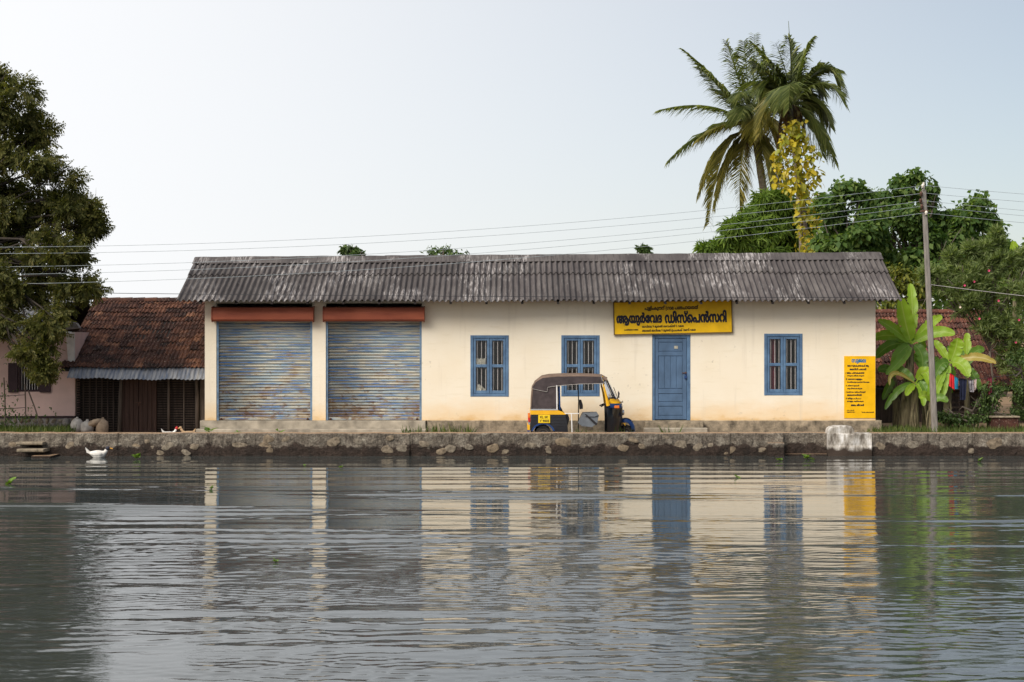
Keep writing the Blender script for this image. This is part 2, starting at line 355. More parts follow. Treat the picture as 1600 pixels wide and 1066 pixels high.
M['palm_trunk'] = plain('palm_trunk', (.20, .165, .13), .95, var=.4, scale=4, stretch=(1, 1, 6), bump=.8)
M['banana_stem'] = plain('fibrous_banana_stem', (.115, .082, .05), .9, var=.6, scale=5, stretch=(7, 7, .5), bump=.6, c2=(.20, .17, .095))
M['nut'] = plain('green_coconut', (.17, .13, .035), .5)
M['flower'] = plain('pink_flower', (.62, .07, .16), .6)
M['flower_w'] = plain('cream_flower', (.75, .62, .5), .6)
M['pole'] = plain('weathered_concrete_pole', (.23, .205, .18), .95, var=.35, scale=5, stretch=(4, 4, .6), bump=.5)
M['porcelain'] = plain('porcelain', (.72, .66, .56), .3, spec=.5)
M['rust'] = plain('rusty_iron', (.13, .07, .05), .8, .3)
M['wire'] = plain('aluminium_wire', (.34, .38, .40), .5, .2)
M['cable'] = plain('black_cable', (.03, .03, .035), .6)
# vehicle
M['v_black'] = plain('vehicle_black_paint', (.014, .014, .018), .3, var=.25, spec=.5)
M['v_yellow'] = plain('vehicle_yellow_paint', (.80, .42, .010), .35, var=.08, spec=.5)
M['v_blue'] = plain('vehicle_blue_paint', (.012, .045, .16), .3, var=.15, spec=.5)
M['hoodcloth'] = plain('brown_canvas', (.062, .047, .048), .75, var=.35, scale=7, bump=.6)
M['hoodcloth_top'] = plain('pale_brown_canvas', (.17, .115, .085), .8, var=.25, scale=6, bump=.25)  # hood top in a paler brown than its side flaps
M['v_white'] = plain('white_tube_paint', (.74, .72, .70), .4, var=.08)
M['chrome'] = plain('dull_chrome', (.62, .62, .62), .25, .9, var=.1)
M['v_seat'] = plain('grey_blue_vinyl', (.155, .17, .19), .5, var=.2)
M['v_dark'] = plain('black_vinyl', (.022, .02, .022), .5, var=.2)
M['orange'] = plain('amber_lens', (.72, .16, .012), .25, spec=.5, var=.1)
M['red_lens'] = plain('red_lens', (.50, .018, .02), .25, spec=.5, var=.1)
M['tyre'] = plain('tyre_rubber', (.022, .021, .02), .85)
M['plate'] = plain('number_plate_yellow', (.82, .56, .015), .5, var=.08)
m, n, l, b = newmat('window_glass'); t = NT(m)
g = t.node('ShaderNodeBsdfGlossy'); g.inputs['Roughness'].default_value = .03; g.inputs['Color'].default_value = (.9, .95, 1, 1)
tr = t.node('ShaderNodeBsdfTransparent'); fr = t.node('ShaderNodeFresnel'); fr.inputs[0].default_value = 1.45
mx = t.node('ShaderNodeMixShader'); l.new(t.math('MULTIPLY', fr.outputs[0], .55), mx.inputs[0]); l.new(tr.outputs[0], mx.inputs[1]); l.new(g.outputs[0], mx.inputs[2])
l.new(mx.outputs[0], n['Material Output'].inputs[0]); M['glass'] = m
M['paper'] = plain('old_newspaper', (.42, .40, .33), .9, var=.4, scale=25)
M['cloth_red'] = plain('red_cloth', (.62, .025, .03), .85); M['cloth_teal'] = plain('teal_cloth', (.02, .22, .36), .85)
M['cloth_navy'] = plain('navy_cloth', (.012, .016, .04), .9); M['cloth_maroon'] = plain('maroon_cloth', (.16, .025, .04), .9)
M['cloth_print'] = plain('printed_cloth', (.03, .035, .10), .9, var=.9, scale=14, c2=(.45, .42, .45))
M['cloth_stripe'] = plain('pink_white_cloth', (.50, .18, .18), .9, var=.5, scale=16, c2=(.75, .65, .62))
M['hen_white'] = plain('white_feathers', (.74, .70, .64), .9); M['hen_brown'] = plain('tawny_feathers', (.46, .30, .17), .9)
M['comb'] = plain('red_comb', (.45, .03, .03), .7); M['beak'] = plain('beak_orange', (.6, .3, .05), .5); M['duck_dark'] = plain('dark_feathers', (.03, .03, .045), .7)
M['hyacinth'] = bigleaf('water_plant_leaf', (.18, .30, .03), (.10, .20, .03), (.3, .38, .1), .3)

# ------------------------------------------------------------------ setting: ground and canal
ROAD, QY0, QY1, QT = .20, 41.5, 41.95, .525
mb = MB()
xs = np.concatenate([[-1500, -300, -60], np.arange(-30, 30.1, .5), [60, 300, 1500]])
ys = np.concatenate([[QY1-.2], np.arange(42.2, 60.1, .4), [80, 150, 500, 3000]])
X, Y = np.meshgrid(xs, ys)
Z = np.full_like(X, ROAD)+.02*np.sin(X*1.7)*np.sin(Y*2.1)
Z += np.where((X > 9.9) & (Y > 43.5), .12, 0)+np.where((X < -11.6) & (Y > 43.5), .16, 0)
mb.grid(np.dstack([X, Y, Z])[:, :, :])
g = mb.build('ground', M['earth'], origin=(0, 42, 0), smooth=True); tag(g, kind='structure')

def make_water():
    xs = np.concatenate([-np.geomspace(16.3, 400, 14)[::-1], np.arange(-16, 16.01, .07), np.geomspace(16.3, 400, 14)])
    ys = np.concatenate([-np.geomspace(.5, 300, 12)[::-1], np.arange(0, 12.5, .12), np.arange(12.5, 25, .021), np.arange(25, 41.9, .045), [42.2]])
    X, Y = np.meshgrid(xs, ys); H = np.zeros_like(X)
    r = np.random.default_rng(3)
    def lowf(sx, sy, seed):
        q = np.random.default_rng(seed); o = np.zeros_like(X)
        for _ in range(7):
            a, b = q.normal(0, 1/sx), q.normal(0, 1/sy); o += np.sin(a*X+b*Y+q.uniform(0, 6.28))
        return o/2.6
    def waves(n, l0, l1, slope, spread, env):
        o = np.zeros_like(X)
        for _ in range(n):
            lam = r.uniform(l0, l1); th = r.normal(0, spread); k = 2*np.pi/lam
            o += slope/k*np.sin(k*(math.sin(th)*X+math.cos(th)*Y)+r.uniform(0, 6.28))
        return o*env/math.sqrt(n/2)
    sm = lambda a, b, v: np.clip((v-a)/(b-a), 0, 1)**2*(3-2*np.clip((v-a)/(b-a), 0, 1))
    wob = .8*lowf(9, 9, 5)
    Yw = Y+wob
    far = sm(30, 34, Yw); mid = sm(22, 26, Yw)*(1-sm(31.5, 34, Yw)); near = 1-sm(21.5, 28, Yw)
    lf1, lf2, lf3 = lowf(5, 1.2, 11), lowf(4, 1.0, 12), lowf(1.8, 1.1, 13)
    H += waves(5, .85, 1.5, .024, .035, .35+.65*np.clip(.5+lf1*.6, 0, 1.3))*(far+.6*mid)
    H += waves(4, .40, .75, .062, .05, np.clip(.30+lf2*.8, 0, 1.5))*(mid+.10*far+.4*near)
    H += waves(10, .17, .34, .040, .5, np.clip(.5+lf3*.5, .1, 1.3))*(near+.55*mid+.06*far)
    H += waves(14, .09, .20, .070, .62, np.clip(.5+lowf(1.2, .9, 14)*.5, .1, 1.2))*(near+.35*mid)
    H += waves(3, .45, .70, .15, .018, np.clip(lowf(6, .9, 21)*1.1-.45, 0, 1))*mid
    H += waves(4, .6, 1.1, .012, .22, 1)*near
    H *= (np.abs(X) < 60)*(Y > -.1)
    m, n = X.shape
    idx = np.arange(m*n).reshape(m, n)
    F = np.stack([idx[:-1, :-1], idx[:-1, 1:], idx[1:, 1:], idx[1:, :-1]], -1).reshape(-1, 4)
    me = fast_mesh('water', np.stack([X, Y, H], -1).reshape(-1, 3), F, 4)
    me.polygons.foreach_set('use_smooth', [True]*len(me.polygons))
    o = put('water', me, M['water'], None, (0, 0, 0)); tag(o, kind='structure')
make_water()

# canal wall, cast in sections
def vnoise(x, z, seed, f=1.0):
    q = np.random.default_rng(seed); o = np.zeros(np.broadcast(x, z).shape)
    for i in range(14):
        k = f*q.uniform(1.5, 14); th = q.uniform(0, 6.28); o += np.sin(k*(math.cos(th)*x+math.sin(th)*z)+q.uniform(0, 6.28))/(1+.18*k)
    return o*.5
qx = lambda px: (px-800)/FPX*QY0
quay = thing('canal_wall', 'long low plastered stone canal wall with dark wet foot along the water', 'canal wall', (0, QY0, -.6))
def section(x0, x1, yf, top, mat, seed, amp=.022):
    nx = max(4, int((x1-x0)/.06)); x = np.linspace(x0, x1, nx+1)
    zs = np.concatenate([[-.6, -.3], np.linspace(-.1, top-.03, 13)])
    rows = [np.stack([x, yf-amp*vnoise(x, np.full_like(x, z), seed)-.02*(z < .2), np.full_like(x, z)], -1) for z in zs]
    tp = top+.007*vnoise(x, x*0, seed+1)
    rows.append(np.stack([x, yf-amp*.5*vnoise(x, x*0+top, seed)+.012, tp-.006], -1))
    rows.append(np.stack([x, np.full_like(x, yf+.05), tp+.002], -1))
    rows.append(np.stack([x, np.full_like(x, QY1), tp], -1)); rows.append(np.stack([x, np.full_like(x, QY1), x*0-.2], -1))
    V = np.stack(rows); b = MB(); b.grid(V)
    m, n = V.shape[:2]
    b.add(V[:, 0], [tuple(range(m))]); b.add(V[:, -1], [tuple(range(m))[::-1]])
    return b.build('wall_section', mat, quay, smooth=False)
for i, (a, b_, dy, dz) in enumerate([(-1400, -420, 0, 0), (-420, -130, .01, 0), (-130, 184, 0, .004), (184.6, 328, .008, -.003), (328.6, 640, -.004, 0), (640.3, 861, .005, .003), (861.3, 1140, 0, .0),
                                     (1140.5, 1224, .012, .004), (1362, 1519, .01, .0), (1520, 1740, -.004, .004), (1741, 2050, 0, 0), (2051, 3000, 0, 0)]):
    section(qx(a), qx(b_), QY0+dy, QT+dz, M['quay'], 20+i)
section(qx(1224.2), qx(1293), QY0+.17, QT+.004, M['quay'], 51)
section(qx(1293.2), qx(1361.8), QY0-.035, QT, M['whitewash'], 52, .03)
# rounded whitewashed hump
b = MB(); hx0, hx1 = qx(1293.5), qx(1336); n = 15
th = np.linspace(0, np.pi, n); V = []
for yy in (QY0+.01, QY0+.06, QY0+.30, QY1-.02):
    s_ = 1 if yy in (QY0+.06, QY0+.30) else .82
    V.append(np.stack([(hx0+hx1)/2-(hx1-hx0)/2*np.sign(np.cos(th))*np.abs(np.cos(th))**.55*(.97 if s_ < 1 else 1), np.full(n, yy), QT-.02+.20*s_*np.sin(th)**.6+.012*vnoise(th*2, th*0+yy, 3)], -1))
V = np.stack(V); b.grid(V); b.add(V[0], [tuple(range(n))[::-1]]); b.add(V[-1], [tuple(range(n))])
b.build('rounded_cap', M['whitewash'], quay, smooth=True)
b = MB(); b.cbox(qx(1198), qx(1223.8), QY0-.22, QY0+.03, -.5, PZ(692.5, 41.3), .02); b.build('step_block', M['quay'], quay)
b = MB(); b.cbox(qx(1225), qx(1292.6), QY0-.02, QY0+.2, -.5, .045, .01); b.build('ledge', M['quay'], quay)
for x0, x1, y_, z0, z1 in ((30, 72, -.30, .27, .335), (36, 78, -.55, .12, .19), (62, 92, -.75, -.3, .045)):
    b = MB(); b.cbox(qx(x0), qx(x1), QY0+y_, QY0+.02, z0, z1, .015); b.build('landing_slab', M['plinth'] if z0 > 0 else M['quay'], quay)
# exposed rubble stones in the plaster
stone_meshes = []
for k in range(6):
    q = np.random.default_rng(60+k); b = MB(); n = 11
    an = np.linspace(0, 2*np.pi, n, endpoint=False); rr = q.uniform(.75, 1.1, n)
    ring = lambda s, y: np.stack([np.cos(an)*rr*s, np.full(n, y)+q.normal(0, .05, n), np.sin(an)*rr*s*.72], -1)
    V = np.concatenate([ring(1, .6), ring(.92, -.25), ring(.6, -.75), [[0, -.9, 0]]])
    f = [(i*n+j, i*n+(j+1) % n, (i+1)*n+(j+1) % n, (i+1)*n+j) for i in range(2) for j in range(n)]+[(2*n+j, 2*n+(j+1) % n, 3*n) for j in range(n)]
    b.add(V, f); me = b.data('stone'); me.materials.append(M['stone']); me.polygons.foreach_set('use_smooth', [True]*len(me.polygons)); stone_meshes.append(me)
spots = [(214, 700, 10), (236, 701, 6), (262, 698, 10), (303, 698, 9), (374, 698, 13), (334, 700, 5), (415, 701, 14), (447, 686, 6), (464, 699, 5), (487, 701, 10), (516, 705, 8), (522, 691, 14), (606, 703, 10),
         (630, 701, 10), (663, 694, 8), (703, 701, 9), (733, 699, 7), (771, 701, 11), (828, 698, 12), (881, 691, 11), (918, 699, 10), (973, 700, 9), (990, 688, 7), (1003, 698, 7), (858, 704, 9), (1062, 697, 12),
         (1090, 699, 9), (1110, 696, 6), (1140, 704, 11), (1376, 698, 10), (1428, 696, 8), (1487, 704, 9), (1556, 693, 12), (1516, 705, 8), (1190, 703, 7), (610, 685, 8), (420, 686, 9), (560, 690, 7), (230, 690, 5),
         (1040, 684, 6), (1400, 707, 8), (1590, 702, 10), (20, 695, 8), (110, 696, 9), (130, 690, 6), (940, 706, 9), (790, 706, 7), (690, 706, 8), (560, 707, 9), (470, 707, 10), (350, 707, 9), (290, 707, 8), (250, 708, 8)]
for i, (px, py, r_) in enumerate(spots):
    s_ = r_/67.8
    inst('stone', stone_meshes[i % 6], quay, (qx(px), QY0-.006, PZ(py, QY0)), (0, random.uniform(-.5, .5), 0), (s_*random.uniform(.9, 1.25), .013, s_*random.uniform(.8, 1.1)))

# ------------------------------------------------------------------ dispensary building
FD = 45.7
fx = lambda px: PX(px, FD)
fz = lambda py: PZ(py, FD)
X0, X1, YB = fx(320), fx(1368), 49.94
PLT = fz(657)
bld = thing('dispensary_building', 'long cream single-storey building with grey corrugated roof and blue door, windows and shutters', 'building', ((X0+X1)/2, FD, ROAD))
holes = [(fx(338), fx(488), PLT-.01, fz(474)), (fx(509), fx(659), PLT-.01, fz(474)), (fx(735), fx(795), fz(620), fz(524)), (fx(877), fx(937), fz(619.5), fz(524)),
         (fx(1194), fx(1254), fz(618), fz(521.5)), (fx(1019), fx(1079), PLT-.01, fz(523))]
def wall_holes(x0, x1, z0, z1, y0, y1, holes):
    b = MB(); xs = sorted({x0, x1, *[h[0] for h in holes], *[h[1] for h in holes]}); zs = sorted({z0, z1, *[min(max(h[2], z0), z1) for h in holes], *[min(h[3], z1) for h in holes]})
    def solid(i, j):
        if not (0 <= i < len(xs)-1 and 0 <= j < len(zs)-1): return False
        cx, cz = (xs[i]+xs[i+1])/2, (zs[j]+zs[j+1])/2
        return not any(h[0] < cx < h[1] and h[2] < cz < h[3] for h in holes)
    for i in range(len(xs)-1):
        for j in range(len(zs)-1):
            if not solid(i, j): continue
            a, c, d, e = xs[i], xs[i+1], zs[j], zs[j+1]
            b.add([(a, y0, d), (c, y0, d), (c, y0, e), (a, y0, e)], [(0, 1, 2, 3)]); b.add([(a, y1, d), (c, y1, d), (c, y1, e), (a, y1, e)], [(3, 2, 1, 0)])
            if not solid(i-1, j): b.add([(a, y0, d), (a, y0, e), (a, y1, e), (a, y1, d)], [(0, 1, 2, 3)])
            if not solid(i+1, j): b.add([(c, y0, d), (c, y0, e), (c, y1, e), (c, y1, d)], [(3, 2, 1, 0)])
            if not solid(i, j-1): b.add([(a, y0, d), (c, y0, d), (c, y1, d), (a, y1, d)], [(3, 2, 1, 0)])
            if not solid(i, j+1): b.add([(a, y0, e), (c, y0, e), (c, y1, e), (a, y1, e)], [(0, 1, 2, 3)])
    return b
EZ0, EY, RY = 3.658, 45.0, 47.82
def ridge_z(x): return 4.795+(x+8)/17*.118
def roof_z(x, y):
    t = (y-EY)/(RY-EY); t = t if t <= 1 else 2-t
    return EZ0+(ridge_z(x)-EZ0)*t
WT = EZ0+(FD-EY)/(RY-EY)*1.22-.07
wall_holes(X0, X1, PLT, WT, FD, FD+.22, holes).build('front_wall', M['cream'], bld)
for x in (X0, X1-.22):
    b = MB(); b.prism([(FD+.22, PLT), (YB, PLT), (YB, WT-.02), (RY, 4.72), (FD+.22, WT)], x, x+.22, 'x'); b.build('side_wall', M['cream'], bld)
b = MB(); b.box(X0+.22, X1-.22, YB-.22, YB, PLT, WT-.02); b.build('rear_wall', M['cream'], bld)
for px in (495, 700, 985, 1150):
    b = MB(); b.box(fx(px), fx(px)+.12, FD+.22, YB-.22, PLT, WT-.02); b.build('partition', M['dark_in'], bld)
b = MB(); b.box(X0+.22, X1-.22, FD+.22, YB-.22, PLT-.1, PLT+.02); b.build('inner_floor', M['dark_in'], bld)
# plinth, platform, steps
b = MB(); b.cbox(fx(667), fx(1377), FD-.09, YB+.1, ROAD-.1, PLT-.0, .015); b.build('plinth', M['plinth'], bld)
b = MB(); b.cbox(fx(314), fx(665.5), FD-.16, YB+.1, ROAD-.1, PLT-.003, .012); b.build('shutter_platform', M['concrete'], bld)
b = MB(); b.cbox(fx(311), fx(667), FD-.48, FD-.16, ROAD-.1, fz(668)-.02, .015); b.build('platform_step', M['concrete'], bld)
b = MB(); b.cbox(fx(1006), fx(1097), FD-.36, FD-.09, ROAD-.1, PLT-.02, .015); b.build('door_step', M['plinth'], bld)
b = MB(); b.cbox(fx(1003), fx(1101), FD-.72, FD-.36, ROAD-.1, PLT-.165, .015); b.build('door_step', M['concrete'], bld)
# roof sheets
NC = 18; EX0, EX1 = -8.40, 9.76; PW = (EX1-EX0)/NC; CP = PW/7
nrm = np.array([0, -math.sin(math.atan2(1.24, 2.82)), math.cos(math.atan2(1.24, 2.82))])
def sheet(i, t0, t1, lift, front=True):
    x0 = EX0+i*PW-.02; x1 = EX0+(i+1)*PW+(.06 if i < NC-1 else 0)
    jit = random.uniform(-.012, .012)
    x = np.linspace(x0, x1, 66); ts = np.linspace(t0+jit, t1, 4); V = []
    for t_ in ts:
        y = EY+(RY-EY)*t_; z = EZ0+(ridge_z(x)-EZ0)*t_
        off = .030*np.sin((x-EX0)/CP*2*np.pi)+lift+.006*(i % 2)-.012*math.sin(t_*math.pi)*math.sin(i*1.7)
        row = np.stack([x, np.full_like(x, y), z], -1)+off[:, None]*nrm
        if not front: row[:, 1] = 2*RY-row[:, 1]
        V.append(row)
    b = MB(); b.slab(np.stack(V), -nrm*.011); return b.build('roof_sheet', M['sheet'], bld, smooth=False)
for i in range(NC):
    sheet(i, 0, .66, 0); sheet(i, .595, .985, .034); sheet(i, 0, .985, 0, False)
for i in range(NC):
    x0, x1 = EX0+i*PW-.03, EX0+(i+1)*PW+.03; lift = .066+.006*(i % 2)
    x = np.linspace(x0, x1, 8); V = []
    for t_, o_ in ((.865, 0), (.95, .004), (.985, .022), (1.0, .035), (1.015, .022), (1.05, .004), (1.135, 0)):
        tt = t_ if t_ <= 1 else 2-t_
        z = EZ0+(ridge_z(x)-EZ0)*tt; y = EY+(RY-EY)*t_
        V.append(np.stack([x, np.full_like(x, y)-(nrm[1]*-1 if t_ < 1 else nrm[1])*(lift), z+lift*nrm[2]+o_+.004*np.sin(x*9+i)], -1))
    b = MB(); b.slab(np.stack(V), (0, 0, -.012)); b.build('ridge_cap', M['sheet'], bld)
# rafters and purlins
for px in range(300, 1400, 56):
    x = PX(px+12, 45); b = MB(); h = ridge_z(x)
    b.prism([(EY+.06, EZ0-.035), (RY, h-.035), (RY, h-.13), (EY+.06, EZ0-.085)], x-.03, x+.03, 'x'); b.build('rafter', M['black_wood'], bld)
for t_ in (.08, .62):
    y = EY+(RY-EY)*t_; b = MB(); b.tube([(EX0+.1, y, roof_z(EX0, y)-.055), (EX1-.1, y, roof_z(EX1, y)-.055)], .03, 4); b.build('purlin', M['black_wood'], bld)
# rolling shutters
def shutter(pl, pr, hl, hr):
    sx0, sx1 = fx(pl), fx(pr)
    sh = bpy.data.objects.new('rolling_shutter', None); link(sh, bld); ORG[sh.name] = ORG[bld.name].copy()
    b = MB(); n = 9; u = np.linspace(0, 1, n); W = sx1-sx0-.10
    prof = np.stack([-.028*np.clip(np.sin(np.clip((u-.28)/.72, 0, 1)*np.pi), 0, 1)**.6+.008*np.clip(1-u/.28, 0, 1), u*SLATP], -1)
    xx = np.array([0, W]); V = np.stack([np.stack([xx, np.full(2, p_[0]), np.full(2, p_[1])], -1) for p_ in prof])
    b.slab(V, (0, .004, 0)); me = b.data('slat'); me.materials.append(M['slat']); me.polygons.foreach_set('use_smooth', [True]*len(me.polygons))
    for k in range(34): inst('slat', me, sh, (sx0+.05, FD+.095, SLAT0+.03+k*SLATP))
    b = MB(); b.cbox(sx0+.05, sx1-.05, FD+.06, FD+.1, SLAT0-.02, SLAT0+.05, .008); b.build('bottom_bar', M['slat'], sh)
    for x in (sx0, sx1-.055):
        b = MB(); b.prism([(x, FD+.02), (x+.055, FD+.02), (x+.055, FD+.06), (x+.018, FD+.06), (x+.018, FD+.11), (x+.055, FD+.11), (x+.055, FD+.14), (x, FD+.14)], PLT+.002, fz(500), 'z'); b.build('guide_rail', M['rail_blue'], sh)
    zt, zb = fz(480), fz(502.5); y0 = FD-.30
    hx0, hx1 = PX(hl, y0), PX(hr, y0)
    b = MB(); b.prism([(FD-.002, zb+.02), (y0+.06, zb), (y0, zb+.05), (y0, zt-.15), (y0+.05, zt-.02), (FD-.002, zt+.01)], hx0+.02, hx1-.02, 'x'); hd = b.build('hood', M['hood'], sh)
    for x in (hx0, hx1-.02):
        b = MB(); b.prism([(FD-.003, zb), (y0+.055, zb-.02), (y0-.02, zb+.04), (y0-.02, zt-.14), (y0+.04, zt), (FD-.003, zt+.03)], x, x+.0195, 'x'); b.build('hood_end_plate', M['hood'], sh)
    for f_ in (.03, .97):
        b = MB(); x = sx0+.05+W*f_; b.tube([(x, FD+.055, SLAT0+.02), (x, FD+.0, SLAT0+.02), (x, FD-.03, SLAT0+.0)], [.02, .022, .03], 8); b.build('padlock', M['rust'], sh)
    return sh
tag(shutter(338, 488, 330, 489.5), 'left rolling shutter with worn blue paint and red hood'); tag(shutter(509, 659, 504, 663), 'right rolling shutter with more rust in its lower half')
# windows
def window(h, lab, paper=False, open_=0):
    x0, x1, z0, z1 = h; y = FD-.012
    wd = bpy.data.objects.new('window', None); link(wd, bld); ORG[wd.name] = ORG[bld.name].copy(); tag(wd, lab)
    fw = .075; b = MB()
    b.cbox(x0, x0+fw, y, y+.11, z0, z1, .008); b.cbox(x1-fw, x1, y, y+.11, z0, z1, .008)
    b.cbox(x0+fw, x1-fw, y+.002, y+.11, z1-fw, z1, .008); b.cbox(x0+fw, x1-fw, y+.002, y+.11, z0, z0+fw, .008)
    b.build('frame', M['blue'], wd)
    xm = (x0+x1)/2
    for a, c in ((x0+fw+.004, xm-.003), (xm+.003, x1-fw-.004)):
        sw = .062; yy = y+.018; zb, zt = z0+fw+.004, z1-fw-.004; zm = (zb+zt)/2; b = MB()
        b.cbox(a, a+sw, yy, yy+.04, zb, zt, .007); b.cbox(c-sw, c, yy, yy+.04, zb, zt, .007)
        for q0, q1 in ((zb, zb+.075), (zm-.038, zm+.038), (zt-.06, zt)): b.cbox(a+sw, c-sw, yy+.003, yy+.04, q0, q1, .007)
        b.build('casement', M['blue'], wd)
        for q0, q1 in ((zb+.075, zm-.038), (zm+.038, zt-.06)):
            b = MB(); b.box(a+sw-.005, c-sw+.005, yy+.022, yy+.025, q0-.005, q1+.005); b.build('pane', M['glass'], wd)
        for u in (.12, .5, .88):
            xb = a+sw+(c-a-2*sw)*u; b = MB(); b.tube([(xb, yy+.07, zb), (xb, yy+.07, zt)], .0105, 6); b.build('bar', M['bar'], wd)
    if paper:
        a = x0+fw+.07; zb = z0+fw+.08; zm = (z0+z1)/2
        for zz, hh, k in ((zm+.04, .17, 1), (zb, .17, 2)):
            q = np.random.default_rng(k); x = np.linspace(a, a+.235, 7); b = MB()
            top = zz+hh*(q.uniform(.75, 1.0, 7) if k == 1 else np.array([.3, .8, 1, .75, .6, .4, .2]))
            V = np.stack([np.stack([x, y+.052+.012*q.normal(0, 1, 7), np.full(7, zz-.01)], -1), np.stack([x, y+.056+.012*q.normal(0, 1, 7), top], -1)])
            b.slab(V, (0, .002, 0)); b.build('paper_scrap', M['paper'], wd)
    return wd
window(holes[2], 'window with torn paper behind two left panes', True); window(holes[3], 'window half hidden by the rickshaw hood'); window(holes[4], 'window nearest the yellow wall notice')
b = MB(); b.box(fx(1194)+.1, fx(1194)+.32, FD+.19, FD+.2, holes[4][2]+.1, holes[4][3]-.1); b.build('curtain', M['cloth_maroon'], bld)
# door
x0, x1, z0, z1 = holes[5]; z0 = PLT
dr = bpy.data.objects.new('door', None); link(dr, bld); ORG[dr.name] = ORG[bld.name].copy()
b = MB(); b.cbox(x0, x0+.07, FD+.02, FD+.14, z0+.002, z1, .008); b.cbox(x1-.09, x1, FD+.02, FD+.14, z0+.002, z1, .008); b.cbox(x0+.07, x1-.09, FD+.022, FD+.14, z1-.09, z1, .008); b.build('door_frame', M['blue'], dr)
lx0, lx1, lz0, lz1 = x0+.075, x1-.095, z0+.02, z1-.095; yy = FD+.045; H = lz1-lz0
b = MB(); b.box(lx0, lx1, yy+.02, yy+.045, lz0, lz1)
b.cbox(lx0, lx0+.085, yy, yy+.02, lz0, lz1, .006); b.cbox(lx1-.10, lx1, yy, yy+.02, lz0, lz1, .006)
for q0, q1 in ((0, .045), (.165, .215), (.32, .375), (.785, .835), (.955, 1.0)): b.cbox(lx0+.085, lx1-.10, yy+.001, yy+.02, lz0+H*q0, lz0+H*q1, .006)
b.build('door_leaf', M['blue_door'], dr)
px0, px1 = lx0+.092, lx1-.107
for q0, q1 in ((.052, .158), (.222, .313)):
    b = MB(); b.cbox(px0, px1, yy+.008, yy+.02, lz0+H*q0, lz0+H*q1, .006); b.build('panel', M['blue_door'], dr)
b = MB(); b.cbox(px0, px1, yy+.008, yy+.02, lz0+H*.842, lz0+H*.948, .006); b.build('panel', M['blue_door'], dr)
for k in range(4):
    wv = (px1-px0)/4; b = MB(); b.cbox(px0+k*wv+.005, px0+(k+1)*wv-.005, yy+.007, yy+.02, lz0+H*.382, lz0+H*.778, .006); b.build('panel', M['blue_door'], dr)
b = MB(); bz = fz(583); b.tube([(fx(1066), yy-.012, bz), (fx(1076), yy-.012, bz)], .012, 6); b.box(fx(1070.5), fx(1072.5), yy-.03, yy, bz-.03, bz+.03); b.build('bolt', M['rust'], dr)
b = MB(); b.cbox(fx(1069.6), fx(1073.4), yy-.06, yy-.02, fz(592), fz(587.5), .01); b.tube([(fx(1070.3), yy-.04, fz(587.6)), (fx(1070.4), yy-.04, bz-.01), (fx(1072.6), yy-.04, bz-.01), (fx(1072.7), yy-.04, fz(587.6))], .006, 5); b.build('padlock', M['v_blue'], dr)
b = MB(); b.box(fx(1053.5), fx(1059.5), yy-.003, yy-.0005, fz(545), fz(540.5)); b.build('number_sticker', M['paper'], dr)

# ------------------------------------------------------------------ writing
def text_parts(parent, s, x0, x1, z0, z1, y, mat, bold=.03, rot=0, name='lettering', piv=None):
    cu = bpy.data.curves.new('t', 'FONT'); cu.body = s; cu.size = 1; cu.fill_mode = 'NONE'; cu.bevel_depth = bold; cu.bevel_resolution = 0; cu.resolution_u = 3
    o = bpy.data.objects.new('t', cu); C.objects.link(o); bpy.context.view_layer.update()
    dg = bpy.context.evaluated_depsgraph_get(); me = bpy.data.meshes.new_from_object(o.evaluated_get(dg))
    v = np.array([q.co for q in me.vertices]); f = [tuple(q.vertices) for q in me.polygons]
    bpy.data.objects.remove(o); bpy.data.curves.remove(cu); bpy.data.meshes.remove(me)
    lo, hi = v.min(0), v.max(0); u = (v-lo)/np.maximum(hi-lo, 1e-6)
    X = x0+(x1-x0)*u[:, 0]; Z = z0+(z1-z0)*u[:, 1]; Y = y-.004*u[:, 2]
    if rot:
        c_, s_ = math.cos(rot), math.sin(rot); dx, dz = X-piv[0], Z-piv[1]; X, Z = piv[0]+dx*c_-dz*s_, piv[1]+dx*s_+dz*c_
    b = MB(); b.add(np.stack([X, Y, Z], -1), f); return b.build(name, mat, parent)
SD = 45.64; sx = lambda px: PX(px, SD); sz = lambda py: PZ(py, SD)
piv = (sx(959), sz(524)); rot = R(1.15)
sg = thing('sign_board', 'long yellow sign board with bold black lettering above the blue door', 'sign', ((sx(959)+sx(1145))/2, SD, sz(524)))
def rq(x, z): c_, s_ = math.cos(rot), math.sin(rot); dx, dz = x-piv[0], z-piv[1]; return (piv[0]+dx*c_-dz*s_, piv[1]+dx*s_+dz*c_)
def rbox(x0, x1, z0, z1, y0, y1): b = MB(); b.prism([rq(x0, z0), rq(x1, z0), rq(x1, z1), rq(x0, z1)], y0, y1, 'y'); return b
bx0, bx1, bz0, bz1 = sx(959), sx(1145), sz(524), sz(471.5)
rbox(bx0+.02, bx1-.02, bz0+.02, bz1-.02, SD, SD+.03).build('panel', M['sign_yellow'], sg)
for q in ((bx0, bx1, bz0, bz0+.025), (bx0, bx1, bz1-.025, bz1), (bx0, bx0+.025, bz0+.025, bz1-.025), (bx1-.025, bx1, bz0+.025, bz1-.025)):
    rbox(*q, SD-.012, SD+.035).build('frame_strip', M['frame_brown'], sg)
def st(s, a, b, c, d, bold=.03, mat='ink'):
    dz = -math.tan(rot)*0
    text_parts(sg, s, sx(a), sx(b), sz(d), sz(c), SD-.003, M[mat], bold, rot, piv=piv)
